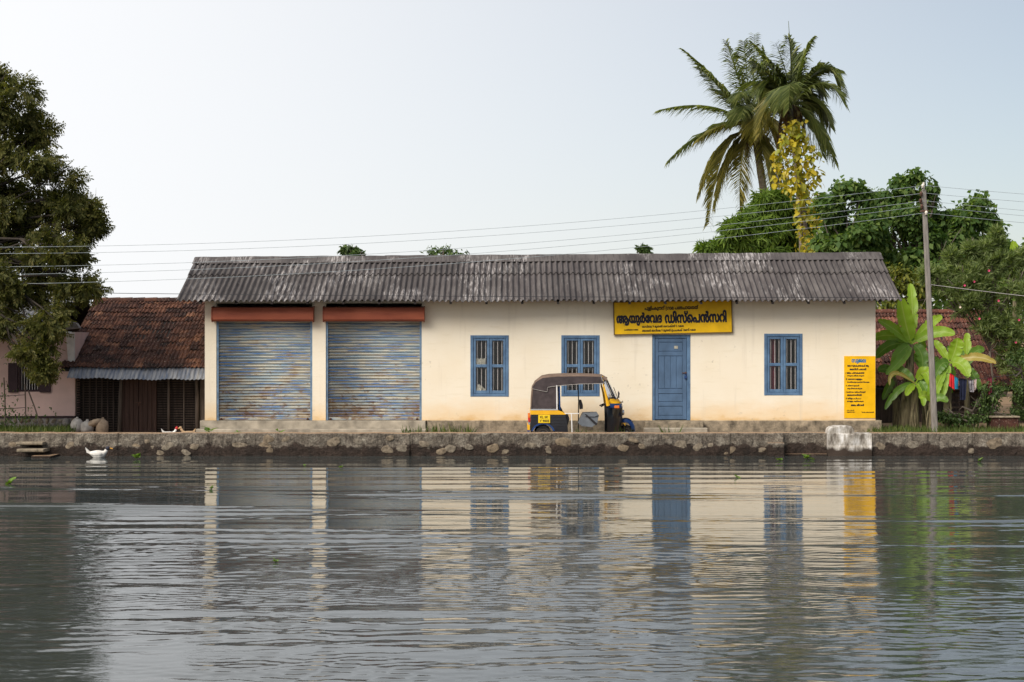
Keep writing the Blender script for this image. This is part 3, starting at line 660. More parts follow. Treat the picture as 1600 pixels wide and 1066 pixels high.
# positions measured on the board before its small tilt
st('പുളിംകുനന് (ഗാമ പഞചായതത്', 1008, 1092, 479.0, 487.6, .04)
st('ആയുർേവദ', 963.5, 1035, 489, 511, .06); st('ഡിസ്െപൻസറി', 1039, 1136, 487.6, 507.8, .06)
st('രാവിെല 9 മുതൽ ൈവകിടട് 5 വെര', 1003.5, 1068.5, 509, 514.3, .035)
st('ഞായർ രാവിെല 9 മുതൽ ഉചചകക് 1മണി വെര', 1003.5, 1087, 515.2, 520.8, .035)
st('(പവർതതന സമയം', 975.5, 997.5, 514.3, 518.0, .04)
ND = FD-.018; nx = lambda px: PX(px, ND); nz_ = lambda py: PZ(py, ND)
nb = thing('wall_notice', 'upright yellow notice with a blue heading at the right corner of the cream wall', 'notice', (nx(1343), ND, nz_(654)))
b = MB(); b.box(nx(1319), nx(1367.7), ND, FD-.001, nz_(653.5), nz_(556.5)); b.build('panel', M['sign_yellow2'], nb)
def nt_(s, a, b, c, d, bold=.035, mat='ink'): text_parts(nb, s, nx(a), nx(b), nz_(d), nz_(c), ND-.001, M[mat], bold)
nt_('സുജല', 1330.5, 1353, 561, 568.5, .05, 'ink_blue')
nt_('ജല സുരകഷയകക് ആ', 1324, 1357.5, 569.5, 574, .05); nt_('ജലനിധി പദധതി', 1327.5, 1353.5, 575, 578.8, .05)
for i, (a, w1, b_, w2) in enumerate([('1 ജലം പാഴാകകാെത', 29, 'സൂകഷികകുക', 27), ('2 മഴെവളളം', 26, 'സംഭരികകുക ഉപേയാഗികകുക', 35), ('3 കിണറുകൾ', 21, 'ശുചിയാകകുക', 24), ('4 മാലിനയം വലിെചറിയരുത്', 31, 'ജലതതിൽ', 23), ('5 തിളപപിചച', 24, 'െവളളം കുടികകുക', 26)]):
    y_ = 581.2+i*10; nt_(a, 1321.5, 1321.5+w1, y_, y_+3.2, .05); nt_(b_, 1323.5, 1323.5+w2, y_+4.4, y_+7.6, .05)
nt_('ജലം ജീവൻ', 1329.5, 1350, 631, 634.8, .06); nt_('പി.ഒ. നമപർ', 1323, 1334.5, 640.2, 642, .04); nt_('ആേരാഗയം', 1323, 1336, 643.3, 645.2, .04); nt_('്രഗാമ പഞചായതത്', 1346, 1365.5, 643.0, 645.2, .04)
# ------------------------------------------------------------------ tile roofs and neighbours
def tile_mesh(wd=.215, ln=.30):
    b = MB(); u = np.linspace(0, 1, 13)
    prof = .024*np.clip(np.sin(u*4*np.pi-.5*np.pi), -.4, 1)+.006
    x = (u-.5)*(wd+.012)
    V = np.stack([np.stack([x, np.full(13, yy), prof+zz], -1) for yy, zz in ((0, .022), (ln, .0))])
    b.slab(V, (0, 0, -.014)); me = b.data('tile'); return me
def tile_roof(parent, x0, x1, ye, ze, yr, zr, rows, mat, jit=.006, sag=0):
    me = tile_mesh(); me.materials.append(mat); cols = int(round((x1-x0)/.215)); pw = (x1-x0)/cols
    sl = math.atan2(zr-ze, yr-ye); L = math.hypot(zr-ze, yr-ye)/rows
    for r_ in range(rows):
        for c_ in range(cols):
            t_ = r_/rows; y = ye+(yr-ye)*t_; z = ze+(zr-ze)*t_
            xx = x0+(c_+.5)*pw; z -= sag*math.sin(t_*math.pi)*math.sin((xx-x0)/(x1-x0)*math.pi)
            inst('roof_tile', me, parent, (xx+random.gauss(0, jit*.5), y+random.gauss(0, jit), z+random.gauss(0, jit*.6)), (sl+random.gauss(0, .02), random.gauss(0, .02), random.gauss(0, .02)), (pw/.215, L/.257, 1))
SHD = 47.0
shx = lambda px: PX(px, SHD); shz = lambda py: PZ(py, SHD)
shed = thing('tiled_shed', 'low dark timber shed with mossy brown tiled roof left of the cream building', 'shed', (shx(215), SHD, ROAD))
sx0, sx1 = shx(111), X0-.06
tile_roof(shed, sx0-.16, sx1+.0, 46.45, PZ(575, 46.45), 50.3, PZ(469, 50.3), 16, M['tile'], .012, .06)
b = MB(); b.prism([(46.45, PZ(575, 46.45)-.05), (50.3, PZ(469, 50.3)-.05), (54, PZ(575, 46.45)-.05), (54, PZ(575, 46.45)-.09), (50.3, PZ(469, 50.3)-.11), (46.45, PZ(575, 46.45)-.09)], sx0-.15, sx1, 'x'); b.build('roof_boards', M['black_wood'], shed)
for k in range(11):     # ridge tiles
    xa = sx0-.16+k*(sx1-sx0+.16)/11; xb = xa+(sx1-sx0+.16)/11+.03; th = np.linspace(0, np.pi, 7)
    V = np.stack([np.stack([np.full(7, q), 50.3-.13*np.cos(th), PZ(469, 50.3)-.02+rr*np.sin(th)], -1) for q, rr in ((xa, .085), (xb, .10))])
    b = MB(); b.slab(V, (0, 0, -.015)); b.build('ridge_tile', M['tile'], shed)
b = MB(); x = np.linspace(PX(105, 46.2), sx1-.01, 150)      # metal eaves strip, fluted
u = (x-x[0])/(x[-1]-x[0]); sag = .03*np.sin(u*9)*.4-.05*u
V = np.stack([np.stack([x, np.full_like(x, 46.52)+0*x, PZ(572.5, 46.5)+sag*.6+.012*np.sin(x*58)-.02*(1-u)], -1), np.stack([x, np.full_like(x, 46.15), PZ(591, 46.15)+sag*.9+.012*np.sin(x*58)+.012*np.sin(x*7)], -1)])
b.slab(V, (0, .003, -.004)); b.build('eaves_strip', M['zinc'], shed)
b = MB(); b.box(sx0, sx1, SHD+.35, SHD+.40, ROAD, PZ(575, SHD)); b.build('rear_boarding', M['black_wood'], shed)
b = MB(); b.box(sx0-.02, sx0+.02, SHD, 54, ROAD, 1.75); b.build('end_wall', M['old_wood'], shed)
b = MB(); b.box(sx0, sx1, 53.9, 54, ROAD, 1.85); b.build('back_wall', M['old_wood'], shed)
zt, zb = shz(588), ROAD
for px, r_, ln in ((118, .055, 0), (187, .05, .06), (264, .035, 0), (309, .055, -.03)):
    x = shx(px); b = MB(); b.tube([(x+ln, SHD-.06, zt+.03), (x+ln*.4, SHD-.05, (zt+zb)/2+.2), (x, SHD-.05, zb-.05)], [r_*.9, r_, r_*1.1], 7); b.build('post', M['post_wood'], shed, smooth=True)
def slats(a, c, n, hgt, vert):
    for k in range(n):
        z = zb+.08+(zt-zb-.1)*k/n; b = MB(); d = random.uniform(-.006, .006); b.box(shx(a), shx(c), SHD+.05+d, SHD+.075+d, z, z+hgt); b.build('slat', M['old_wood'], shed)
    for px in vert:
        b = MB(); b.box(shx(px)-.015, shx(px)+.015, SHD+.015, SHD+.045, zb, zt); b.build('batten', M['post_wood'] if px > 240 else M['old_wood'], shed)
slats(112, 187, 22, .026, (130, 140, 150, 159, 168, 177)); slats(245, 308, 22, .036, (287,))
for a, c in ((188.5, 216), (216.6, 244.5)):
    b = MB(); dl = b.cbox(shx(a), shx(c), SHD+.01, SHD+.06, zb, zt, .006); dl = b.build('door_leaf', M['door_wood'], shed)
    n = 4
    for k in range(n):
        q0 = shx(a)+(shx(c)-shx(a))*k/n+.004; q1 = shx(a)+(shx(c)-shx(a))*(k+1)/n-.004
        b = MB(); b.cbox(q0, q1, SHD-.012+random.uniform(-.004, .004), SHD+.009, zb+.01, zt-.01, .004); b.build('plank', M['door_wood'], dl)
b = MB(); b.box(shx(216.8)-.07, shx(216.8)+.07, SHD-.035, SHD-.014, shz(629)-.015, shz(629)+.015); b.tube([(shx(217.5), SHD-.03, shz(629)), (shx(217.5), SHD-.045, shz(634))], .022, 6); b.build('hasp_lock', M['rust'], shed)
b = MB(); b.box(shx(312), sx1-.005, SHD+.02, SHD+.05, zb, zt); b.build('end_board', M['post_wood'], shed)

PHD = 46.8; hx = lambda px: PX(px, PHD); hz = lambda py: PZ(py, PHD)
pink = thing('pink_house', 'pink washed house with dark open window shutters at the left edge', 'house', (hx(-60), PHD, ROAD+.1))
PZ0, PZ1 = hz(650), hz(519)
wh = (hx(29), hx(62), hz(612), hz(569))
wall_holes(hx(-330), hx(117), PZ0, PZ1, PHD, PHD+.2, [wh, (hx(-170), hx(-120), hz(645), hz(565))]).build('front_wall', M['pink'], pink)
b = MB(); b.box(hx(117)-.2, hx(117), PHD+.2, 53, PZ0, PZ1); b.box(hx(-330), hx(-330)+.2, PHD+.2, 53, PZ0, PZ1); b.box(hx(-330)+.2, hx(117)-.2, 52.8, 53, PZ0, PZ1); b.build('outer_walls', M['pink'], pink)
b = MB(); b.prism([(hx(103.5), hz(519)), (hx(117.3), hz(519)), (hx(117.3), hz(580)), (hx(109), hz(590))], PHD-.06, PHD-.004, 'y'); b.build('white_pier', M['white_wall'], pink)
b = MB(); b.box(hx(-330), hx(118), PHD-.05, PHD+.2, ROAD-.1, PZ0-.05); b.build('foundation', M['rubble'], pink)
b = MB(); b.box(hx(-330), hx(117.5), PHD-.08, PHD+.1, PZ0-.05, PZ0-.002); b.build('plinth_band', M['maroon'], pink)
for k, px in enumerate(range(5, 117, 10)):
    q = stone_meshes[k % 6]; o = inst('stone', q, pink, (hx(px), PHD-.05, hz(657.5)), (0, k*.7, 0), (.085, .03, .075))
b = MB(); b.prism([(46.2, PZ(521, 46.2)), (46.25, PZ(516, 46.2)), (50.2, PZ(463, 50.2)), (54, 2.7), (54, 2.62), (50.2, PZ(463, 50.2)-.07)], hx(-340), PX(98, 47.8), 'x'); b.build('roof_deck', M['black_wood'], pink)
def slope_sheet(xa, xb, t0, t1, lift, mat, par, A, B, cp=.146, name='roof_sheet'):
    x = np.linspace(xa, xb, max(9, int((xb-xa)/cp*8))); A = np.array(A); B = np.array(B); d = (B-A)/np.linalg.norm(B-A); nn = np.array([0, -d[1], d[0]])
    V = np.stack([np.stack([x, np.full_like(x, (A+(B-A)*t_)[0]), np.full_like(x, (A+(B-A)*t_)[1])], -1)+(.022*np.sin(x/cp*2*np.pi)+lift)[:, None]*nn for t_ in (t0, t1)])
    b = MB(); b.slab(V, (0, 0, -.008)); return b.build(name, mat, par)
A_, B_ = (46.15, PZ(519, 46.15)), (50.2, PZ(461, 50.2))
for k in range(7):
    xb_ = PX(98, 48)-k*1.0
    slope_sheet(xb_-1.04, xb_, 0, .55, .03, M['white_sheet'], pink, A_, B_); slope_sheet(xb_-1.04, xb_, .52, 1.0, .045, M['white_sheet'], pink, A_, B_)
b = MB(); b.box(PX(97, 48)-.02, PX(97, 48)+.04, 46.4, 46.45, 0+PZ(524, 46.4), PZ(523, 46.4)); b.tube([(PX(98, 46.3), 46.2, PZ(519, 46.2)+.07), (PX(98, 50), 50.15, PZ(461, 50.2)+.08)], .035, 5); b.build('verge_strip', M['white_wall'], pink)
b = MB(); b.tube([(hx(-340), 46.1, PZ(520, 46.1)), (PX(112, 46.1), 46.1, PZ(521.5, 46.1))], .05, 7); b.build('gutter', M['white_wall'], pink)
b = MB(); b.prism([(PX(98, 47), PZ(517, 46.4)), (PX(133, 47), PZ(513, 46.4)), (PX(128, 47), PZ(505, 46.6)), (PX(100, 47), PZ(500, 46.9))], 46.35, 46.6, 'y'); b.build('mortar_fillet', M['rubble'], pink)
wd = bpy.data.objects.new('window', None); link(wd, pink); ORG[wd.name] = ORG[pink.name].copy()
b = MB()
for q in ((wh[0], wh[0]+.05, wh[2], wh[3]), (wh[1]-.05, wh[1], wh[2], wh[3]), (wh[0]+.05, wh[1]-.05, wh[3]-.05, wh[3]), (wh[0]+.05, wh[1]-.05, wh[2], wh[2]+.05)): b.box(q[0], q[1], PHD-.01, PHD+.1, q[2], q[3])
b.build('frame', M['maroon'], wd)
for k in range(7):
    xb = wh[0]+.07+(wh[1]-wh[0]-.14)*k/6; b = MB(); b.tube([(xb, PHD+.05, wh[2]), (xb, PHD+.05, wh[3])], .011, 5); b.build('bar', M['bar'], wd)
for a, c in ((13.5, 28.5), (62.5, 79.5)):
    b = MB(); b.cbox(hx(a), hx(c), PHD-.06, PHD-.012, wh[2]-.02, wh[3]+.03, .008); sh = b.build('shutter', M['maroon'], wd)
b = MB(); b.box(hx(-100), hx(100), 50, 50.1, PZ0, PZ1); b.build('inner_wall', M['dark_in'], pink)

# right-hand tiled house behind the bananas
RH = 51.5; rx = lambda px: PX(px, RH)
rh = thing('red_tiled_house', 'dark walled house with red tiled roof behind the banana plants', 'house', (rx(1500), RH, ROAD))
rz0, rz1 = PZ(604, 50.9), PZ(487, 54.6)
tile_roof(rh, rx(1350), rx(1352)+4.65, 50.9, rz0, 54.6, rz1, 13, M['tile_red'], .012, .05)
b = MB(); b.prism([(50.9, rz0-.05), (54.6, rz1-.05), (58, rz0-.1), (58, rz0-.15), (54.6, rz1-.12), (50.9, rz0-.1)], rx(1346), rx(1352)+4.7, 'x'); b.build('roof_boards', M['black_wood'], rh)
for k in range(10):
    xa = rx(1350)+k*.47; th = np.linspace(0, np.pi, 7)
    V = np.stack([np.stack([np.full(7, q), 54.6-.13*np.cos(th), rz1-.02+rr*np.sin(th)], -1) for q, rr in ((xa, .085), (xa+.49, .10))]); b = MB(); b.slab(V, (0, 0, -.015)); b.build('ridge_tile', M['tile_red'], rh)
wall_holes(rx(1350), rx(1352)+4.6, ROAD, rz0-.05, RH, RH+.2, [(rx(1440), rx(1500), ROAD-.1, 1.2), (rx(1545), rx(1585), ROAD-.1, 1.2)]).build('front_wall', M['old_wood'], rh)
b = MB(); b.box(rx(1350), rx(1352)+4.6, 57.6, 57.8, ROAD, rz0-.1); b.build('back_wall', M['old_wood'], rh)
for k in range(7):
    b = MB(); b.box(rx(1475), rx(1535), RH-.09, RH-.06, .45+k*.14, .50+k*.14); b.build('fence_rail', M['old_wood'], rh)

# ------------------------------------------------------------------ auto rickshaw
RD = 43.85
rk = thing('auto_rickshaw', 'parked black and yellow three-wheeled auto rickshaw with brown canvas hood', 'auto rickshaw', (PX(829, 43.25), RD, ROAD+.003), 0, local=True)
rX = lambda px: (px-829)/65.0
rZ = lambda py: (692-py)/65.0
def poly(pts): return [(rX(a), rZ(b)) for a, b in pts]
WX, WZ, AR = rX(848.5), .21, .285
arc = [(WX+AR*math.cos(a), WZ+AR*.93*math.sin(a)) for a in np.linspace(np.pi-.35, .35, 11)]
side = [(rX(829.5), rZ(647.5)), (rX(829), .24)]+[q for q in arc]+[(rX(872), .2), (rX(888), .2), (rX(886), rZ(660)), (rX(883), rZ(647.5))]
body = MB()
for y0, y1 in ((-.62, -.59), (.59, .62)): body.prism(side, y0, y1, 'y')
body.box(rX(829.5), rX(829.5)+.03, -.59, .59, .24, rZ(647.5)); body.box(.03, rX(950), -.59, .59, .20, .235)
bodyo = body.build('body', M['v_black'], rk)
for s_ in (-1, 1):
    for k in range(4):
        z = rZ(652+k*4.6); b = MB(); b.tube([(rX(832), s_*.622, z), (rX(884), s_*.622, z)], .006, 5); b.build('rib', M['v_black'], bodyo)
b = MB()
for y0, y1 in ((-.628, -.59), (.59, .628)): b.prism(poly([(829, 641), (872, 641.2), (879, 643.5), (884.5, 647.8), (829, 647.8)]), y0, y1, 'y')
b.box(-.006, .03, -.59, .59, rZ(647.8), rZ(641)); b.build('yellow_belt', M['v_yellow'], rk)
b = MB()
for s_ in (-1, 1): b.box(rX(829), rX(872), s_*.62-.012, s_*.62+.012, rZ(641), rZ(639))
b.build('trim_strip', M['chrome'], rk)
wa = MB()
for s_ in (-1, 1):
    th = np.linspace(.3, np.pi-.3, 11); V = np.stack([np.stack([WX+r_*np.cos(th), np.full(11, s_*.625), WZ+r_*.93*np.sin(th)], -1) for r_ in (AR-.03, AR+.012)]); wa.slab(V, (0, -s_*.05, 0))
wa.build('wheel_arch_trim', M['v_blue'], rk)
# hood
prof = poly([(829.5, 639.5), (830, 622), (831.5, 606), (836.5, 596.5), (847.5, 588), (858, 586), (874, 585), (908, 584.6), (930, 585.6), (942, 586.6), (948.5, 590.5)])
ysec = np.array([-.625, -.61, -.55, -.3, 0, .3, .55, .61, .625]); dz = np.array([-.075, -.03, -.006, .01, .016, .01, -.006, -.03, -.075])
V = np.stack([np.stack([np.full(9, a)+(.0 if b_ > 1.45 else -dz*.3), ysec, b_+dz*(1 if b_ > 1.42 else .15)], -1) for a, b_ in prof])
b = MB(); b.slab(V, (0, 0, -.012)); b.build('hood_top', M['hoodcloth_top'], rk, smooth=True)
for s_ in (-1, 1):
    y0, y1 = sorted((s_*.622, s_*.632)); b = MB()
    b.prism(poly([(831.5, 605.5), (837, 597), (848, 590.5), (870, 588.5), (908, 588), (941, 588.8), (943, 599), (905, 600), (880, 602), (868.5, 603.2), (856, 605), (855, 612.2), (845, 610.5), (833, 607.5)]), y0, y1, 'y'); fl = b.build('hood_side_flap', M['hoodcloth'], rk)
    pts = poly([(832, 607.6), (845, 610.6), (855, 612.4), (856, 605.2), (868.5, 603.4), (880, 602.2), (905, 600.2), (943, 599.2)])
    b = MB(); b.tube([(a, s_*.634, c_) for a, c_ in pts], .0065, 5); b.build('piping', M['sack2'], fl)
    y0, y1 = sorted((s_*.605, s_*.618)); b = MB(); b.prism(poly([(832.5, 607), (838, 600), (869.5, 600), (869.5, 639.5), (829.8, 639.5)]), y0, y1, 'y'); b.build('hood_side_curtain', M['hoodcloth'], rk)
    b = MB(); b.tube([(rX(870.5), s_*.625, rZ(640)), (rX(870), s_*.625, rZ(602))], .017, 7); b.build('hood_post', M['v_white'], rk)
    b = MB(); b.tube([(rX(874), s_*.58, rZ(600)), (rX(875), s_*.58, rZ(640))], .018, 6); b.build('inner_post', M['v_blue'], rk)
    b = MB(); b.tube([(rX(941.5), s_*.60, rZ(588)), (rX(943), s_*.60, rZ(602)), (rX(947), s_*.585, rZ(618)), (rX(950.5), s_*.565, rZ(634))], [.016, .018, .03, .05], 7); b.build('windscreen_pillar', M['v_yellow'], rk)
    b = MB(); b.tube([(rX(939), s_*.628, rZ(586.5)), (rX(941), s_*.632, rZ(594)), (rX(945), s_*.60, rZ(600))], .010, 6); b.build('hood_edge', M['sack2'], rk)
b = MB(); b.tube([(rX(880), -.60, rZ(646.3)), (rX(905), -.60, rZ(646.3))], .013, 6); b.tube([(rX(893), -.60, rZ(646.3)), (rX(894), -.60, .22)], .015, 6); b.build('side_railing', M['v_white'], rk)
# seats and inside
b = MB(); b.prism(poly([(862, 640), (868, 632), (875, 633.5), (879, 641), (881, 652), (866, 656)]), -.52, .52, 'y'); b.build('passenger_backrest', M['v_dark'], rk)
b = MB(); b.prism(poly([(864, 650), (888, 648.5), (890, 655), (886, 668), (862, 668)]), -.54, .54, 'y'); b.build('passenger_seat', M['v_dark'], rk)
b = MB(); b.prism(poly([(911, 647.2), (934, 646.6), (937, 650), (934, 663), (926, 668.5), (910, 667), (904, 662)]), -.24, .24, 'y'); b.prism(poly([(911.5, 646), (934, 645.5), (936.5, 649.5), (930, 652.0), (915, 651.5)]), -.27, .27, 'y'); ds = b.build('driver_seat', M['v_seat'], rk)
b = MB(); b.prism(poly([(914, 648.2), (917, 648.2), (934.5, 663), (932.5, 666)]), -.275, -.271, 'y'); b.build('strap', M['v_dark'], ds)
b = MB(); b.prism(poly([(906, 626), (909.5, 626), (912, 634), (912, 640), (907, 641)]), -.12, .12, 'y'); b.tube([(rX(905), 0, .235), (rX(905.5), 0, rZ(626)), (rX(904.5), 0, rZ(588))], .014, 6); b.build('partition_pole', M['v_dark'], rk)
b = MB(); b.tube([(rX(940), -.33, rZ(636)), (rX(946), -.24, rZ(633)), (rX(948), 0, rZ(632)), (rX(946), .24, rZ(633)), (rX(940), .33, rZ(636))], .016, 6); b.tube([(rX(948), 0, rZ(632)), (rX(957), 0, .5), (rX(968), 0, .3)], .03, 7); b.build('handlebar', M['v_dark'], rk)
# front cowl, tapered in plan
def cowl(levels, mat, name, grow=0, smooth=True):
    V = []
    for zpy, xb, xf, wb, wf in levels:
        xb, xf = rX(xb), rX(xf); z = rZ(zpy)
        V.append([(xb, -wb-grow, z), ((xb*2+xf)/3, -(wb*.96+wf*.04)-grow, z), (xb*.35+xf*.65, -(wb*.6+wf*.4)-grow, z), (xb*.07+xf*.93, -wf-grow, z), (xf+grow, -wf*.5, z), (xf+grow, wf*.5, z), (xb*.07+xf*.93, wf+grow, z), (xb*.35+xf*.65, wb*.6+wf*.4+grow, z), ((xb*2+xf)/3, wb*.96+wf*.04+grow, z), (xb, wb+grow, z)])
    b = MB(); b.slab(np.array(V), (0, 0, .002)); return b.build(name, mat, rk, smooth=smooth)
cowl([(690, 948.5, 969, .54, .24), (676, 948.5, 972, .56, .27), (655, 948.5, 974.5, .58, .29), (637.5, 948, 974.5, .58, .30)], M['v_black'], 'front_cowl')
cowl([(638, 948, 974.5, .58, .30), (631, 948, 973, .58, .31)], M['v_blue'], 'cowl_band', .006)
cowl([(631.2, 948, 972.5, .58, .31), (627, 947.5, 970, .575, .33), (623.5, 947, 967, .57, .35)], M['v_yellow'], 'cowl_top', .003)
# windscreen
top = [(rX(944), -.585, rZ(596)), (rX(947.5), -.50, rZ(591.5)), (rX(949.5), -.2, rZ(590.5)), (rX(949.5), .2, rZ(590.5)), (rX(947.5), .50, rZ(591.5)), (rX(944), .585, rZ(596))]
bot = [(rX(951), -.575, rZ(624.5)), (rX(962), -.44, rZ(624)), (rX(966.5), -.2, rZ(623.5)), (rX(966.5), .2, rZ(623.5)), (rX(962), .44, rZ(624)), (rX(951), .575, rZ(624.5))]
b = MB(); b.grid(np.array([top, bot])); b.build('windscreen', M['glass'], rk, smooth=True)
b = MB(); b.tube(top, .016, 6); b.tube(bot, .016, 6); b.tube([top[1], bot[1]], .017, 6); b.tube([top[4], bot[4]], .017, 6); b.tube([top[0], (rX(943), -.59, rZ(606)), bot[0]], .014, 6); b.tube([top[5], (rX(943), .59, rZ(606)), bot[5]], .014, 6); b.build('windscreen_frame', M['v_black'], rk)
b = MB(); b.tube([(rX(967), -.1, rZ(623)), (rX(960), -.25, rZ(606))], .008, 5); b.build('wiper', M['v_dark'], rk)
b = MB(); b.tube([(rX(965), -.40, rZ(624)), (rX(968.5), -.48, rZ(616)), (rX(966.5), -.48, rZ(611))], .007, 5); b.cbox(rX(966), rX(968), -.55, -.42, rZ(622), rZ(613), .005); b.build('mirror', M['v_dark'], rk)
b = MB(); b.tube([(rX(970), -.3, rZ(629)), (rX(974), -.34, rZ(629)), (rX(974), -.34, rZ(625.5))], .014, 6); b.build('horn', M['v_dark'], rk)
b = MB(); b.cbox(rX(959.5), rX(968), -.535, -.40, rZ(638.3), rZ(634), .01); b.cbox(rX(959.5), rX(968), .40, .535, rZ(638.3), rZ(634), .01); b.build('indicator', M['orange'], rk)
b = MB(); b.lathe([(.07, 0), (.075, .03), (.05, .06), (.01, .065)], (rX(974)+.0, 0, rZ(646)), 12, 'x'); b.build('headlight', M['chrome'], rk, smooth=True)
# wheels and mudguard
def wheel(cx, cy, nm='wheel'):
    h = .055; b = MB(); b.lathe([(.12, -h*.9), (.175, -h), (.198, -h*.6), (.203, 0), (.198, h*.6), (.175, h), (.12, h*.9)], (cx, cy, .205), 18, 'y'); t_ = b.build(nm, M['tyre'], rk, smooth=True)
    b = MB(); b.lathe([(.02, -h*1.1), (.06, -h*1.1), (.08, -h*.5), (.125, -h*.95), (.125, h*.95), (.08, h*.5), (.02, h*1.1)], (cx, cy, .205), 14, 'y'); b.build('rim', M['chrome'], t_)
wheel(WX, -.53); wheel(WX, .53); wheel(rX(980), 0)
th = np.linspace(-.05, np.pi-.55, 12); ysec = np.array([-.13, -.12, -.06, 0, .06, .12, .13]); ro = np.array([-.09, -.02, .0, .008, .0, -.02, -.09])
V = np.stack([np.stack([rX(979.5)+(.235+ro)*np.cos(a)*1.0, ysec, .27+(.30+ro)*np.sin(a)], -1) for a in th])
b = MB(); b.slab(V, (0, 0, -.01)); mg = b.build('front_mudguard', M['v_blue'], rk, smooth=True)
V = np.stack([np.stack([rX(979.5)+.246*np.cos(a)*np.ones(2), np.array([-.115, .115]), .27+.312*np.sin(a)*np.ones(2)], -1) for a in np.linspace(.75, 2.3, 8)]); b = MB(); b.slab(V, (0, 0, -.006)); b.build('mudguard_crest', M['v_black'], mg)
b = MB(); b.prism(poly([(968, 664), (973, 661.5), (979, 662.5), (979, 667), (976.5, 664.5), (972, 664.5)]), -.14, -.134, 'y'); b.build('yellow_flash', M['v_yellow'], mg)
b = MB(); b.lathe([(.03, 0), (.028, .02), (.01, .03)], (rX(988.5), -.06, rZ(659.5)), 9, 'x'); b.build('reflector', M['chrome'], mg, smooth=True)
b = MB(); b.tube([(rX(966), -.1, .62), (rX(976), -.13, .42), (rX(980), -.10, .21)], .02, 6); b.tube([(rX(966), .1, .62), (rX(976), .13, .42), (rX(980), .10, .21)], .02, 6); b.build('fork', M['v_dark'], rk)
for z0_, z1_, mt, nm in ((648.5, 653.5, 'orange', 'tail_indicator'), (653.7, 659.5, 'red_lens', 'tail_light'), (659.8, 664, 'chrome', 'reverse_light')):
    b = MB()
    for s_ in (-1, 1): b.cbox(-.055, -.001, s_*.55-.055, s_*.55+.055, rZ(z1_), rZ(z0_), .012)
    b.build(nm, M[mt], rk)
b = MB(); b.box(-.075, -.02, -.62, .62, rZ(672), rZ(663.8)-.002); b.build('rear_bumper', M['v_yellow'], rk)
b = MB(); b.box(-.078, -.02, -.622, .622, rZ(674.5), rZ(672)-.002); b.build('bumper_edge', M['v_blue'], rk)
b = MB(); b.cbox(rX(841), rX(859.5), -.645, -.625, rZ(661), rZ(648.3), .004); pl = b.build('number_plate', M['plate'], rk)
for s_, a, c_, z0_, z1_ in (('KL 5K', 844, 856.5, 650, 653.6), ('Y 9003', 842.8, 857.8, 655.6, 659.6)):
    text_parts(pl, s_, rX(a), rX(c_), rZ(z1_), rZ(z0_), -.646, M['ink'], .03)

# ------------------------------------------------------------------ vegetation
def unit(v): return v/(np.linalg.norm(v, axis=-1, keepdims=True)+1e-9)
def leaf_arrays(base, d, side, L, Wd, fold=.15, droop=.0):
    """one folded kite leaf per row: base, left, tip, right (2 tris sharing the midrib)"""
    n = unit(np.cross(side, d)); L = np.asarray(L)[:, None]; Wd = np.asarray(Wd)[:, None]
    mid = base+d*L*.45
    tip = base+d*L-np.array([0, 0, 1.])*L*droop
    l_ = mid+side*Wd*.5+n*Wd*fold; r_ = mid-side*Wd*.5+n*Wd*fold
    V = np.stack([base, l_, tip, r_], 1).reshape(-1, 3)
    k = np.arange(len(base))[:, None]*4
    F = np.concatenate([k+np.array([0, 1, 2]), k+np.array([0, 2, 3])], 1).reshape(-1, 3)
    return V, F
def lobe_points(lobes, n, q, hollow=.55, gapf=1.1, gap=.0):
    """points through ellipsoid lobes [(c(3), r(3))], denser near the skin, with noise gaps"""
    vol = np.array([r[0]*r[2]+.15 for c, r in lobes]); pick = q.choice(len(lobes), int(n*1.8), p=vol/vol.sum())
    c = np.array([l[0] for l in lobes])[pick]; r = np.array([l[1] for l in lobes])[pick]
    u = unit(q.normal(size=(len(pick), 3))); rad = hollow+(1-hollow)*q.uniform(0, 1, len(pick))**.7
    rad = rad*(1+.14*np.sin(u[:, 0]*7+pick)*np.sin(u[:, 2]*6+pick*2))
    p = c+u*r*rad[:, None]
    g = np.zeros(len(p))
    for i in range(6):
        k = q.normal(size=3)*gapf*2.2; g += np.sin(p@k+q.uniform(0, 6.28))
    keep = g > gap*2-2.6
    return p[keep][:n], u[keep][:n]
def px_lobes(L, D, dd=1.0):
    out = []
    for t_ in L:
        cx, cy, rx_, ry_ = t_[:4]; off = t_[4] if len(t_) > 4 else 0
        d_ = D+off; s_ = d_/FPX; rr = (rx_+ry_)/2*s_
        out.append((P(cx, cy, d_), np.array([rx_*s_, rr*dd, ry_*s_])))
    return out
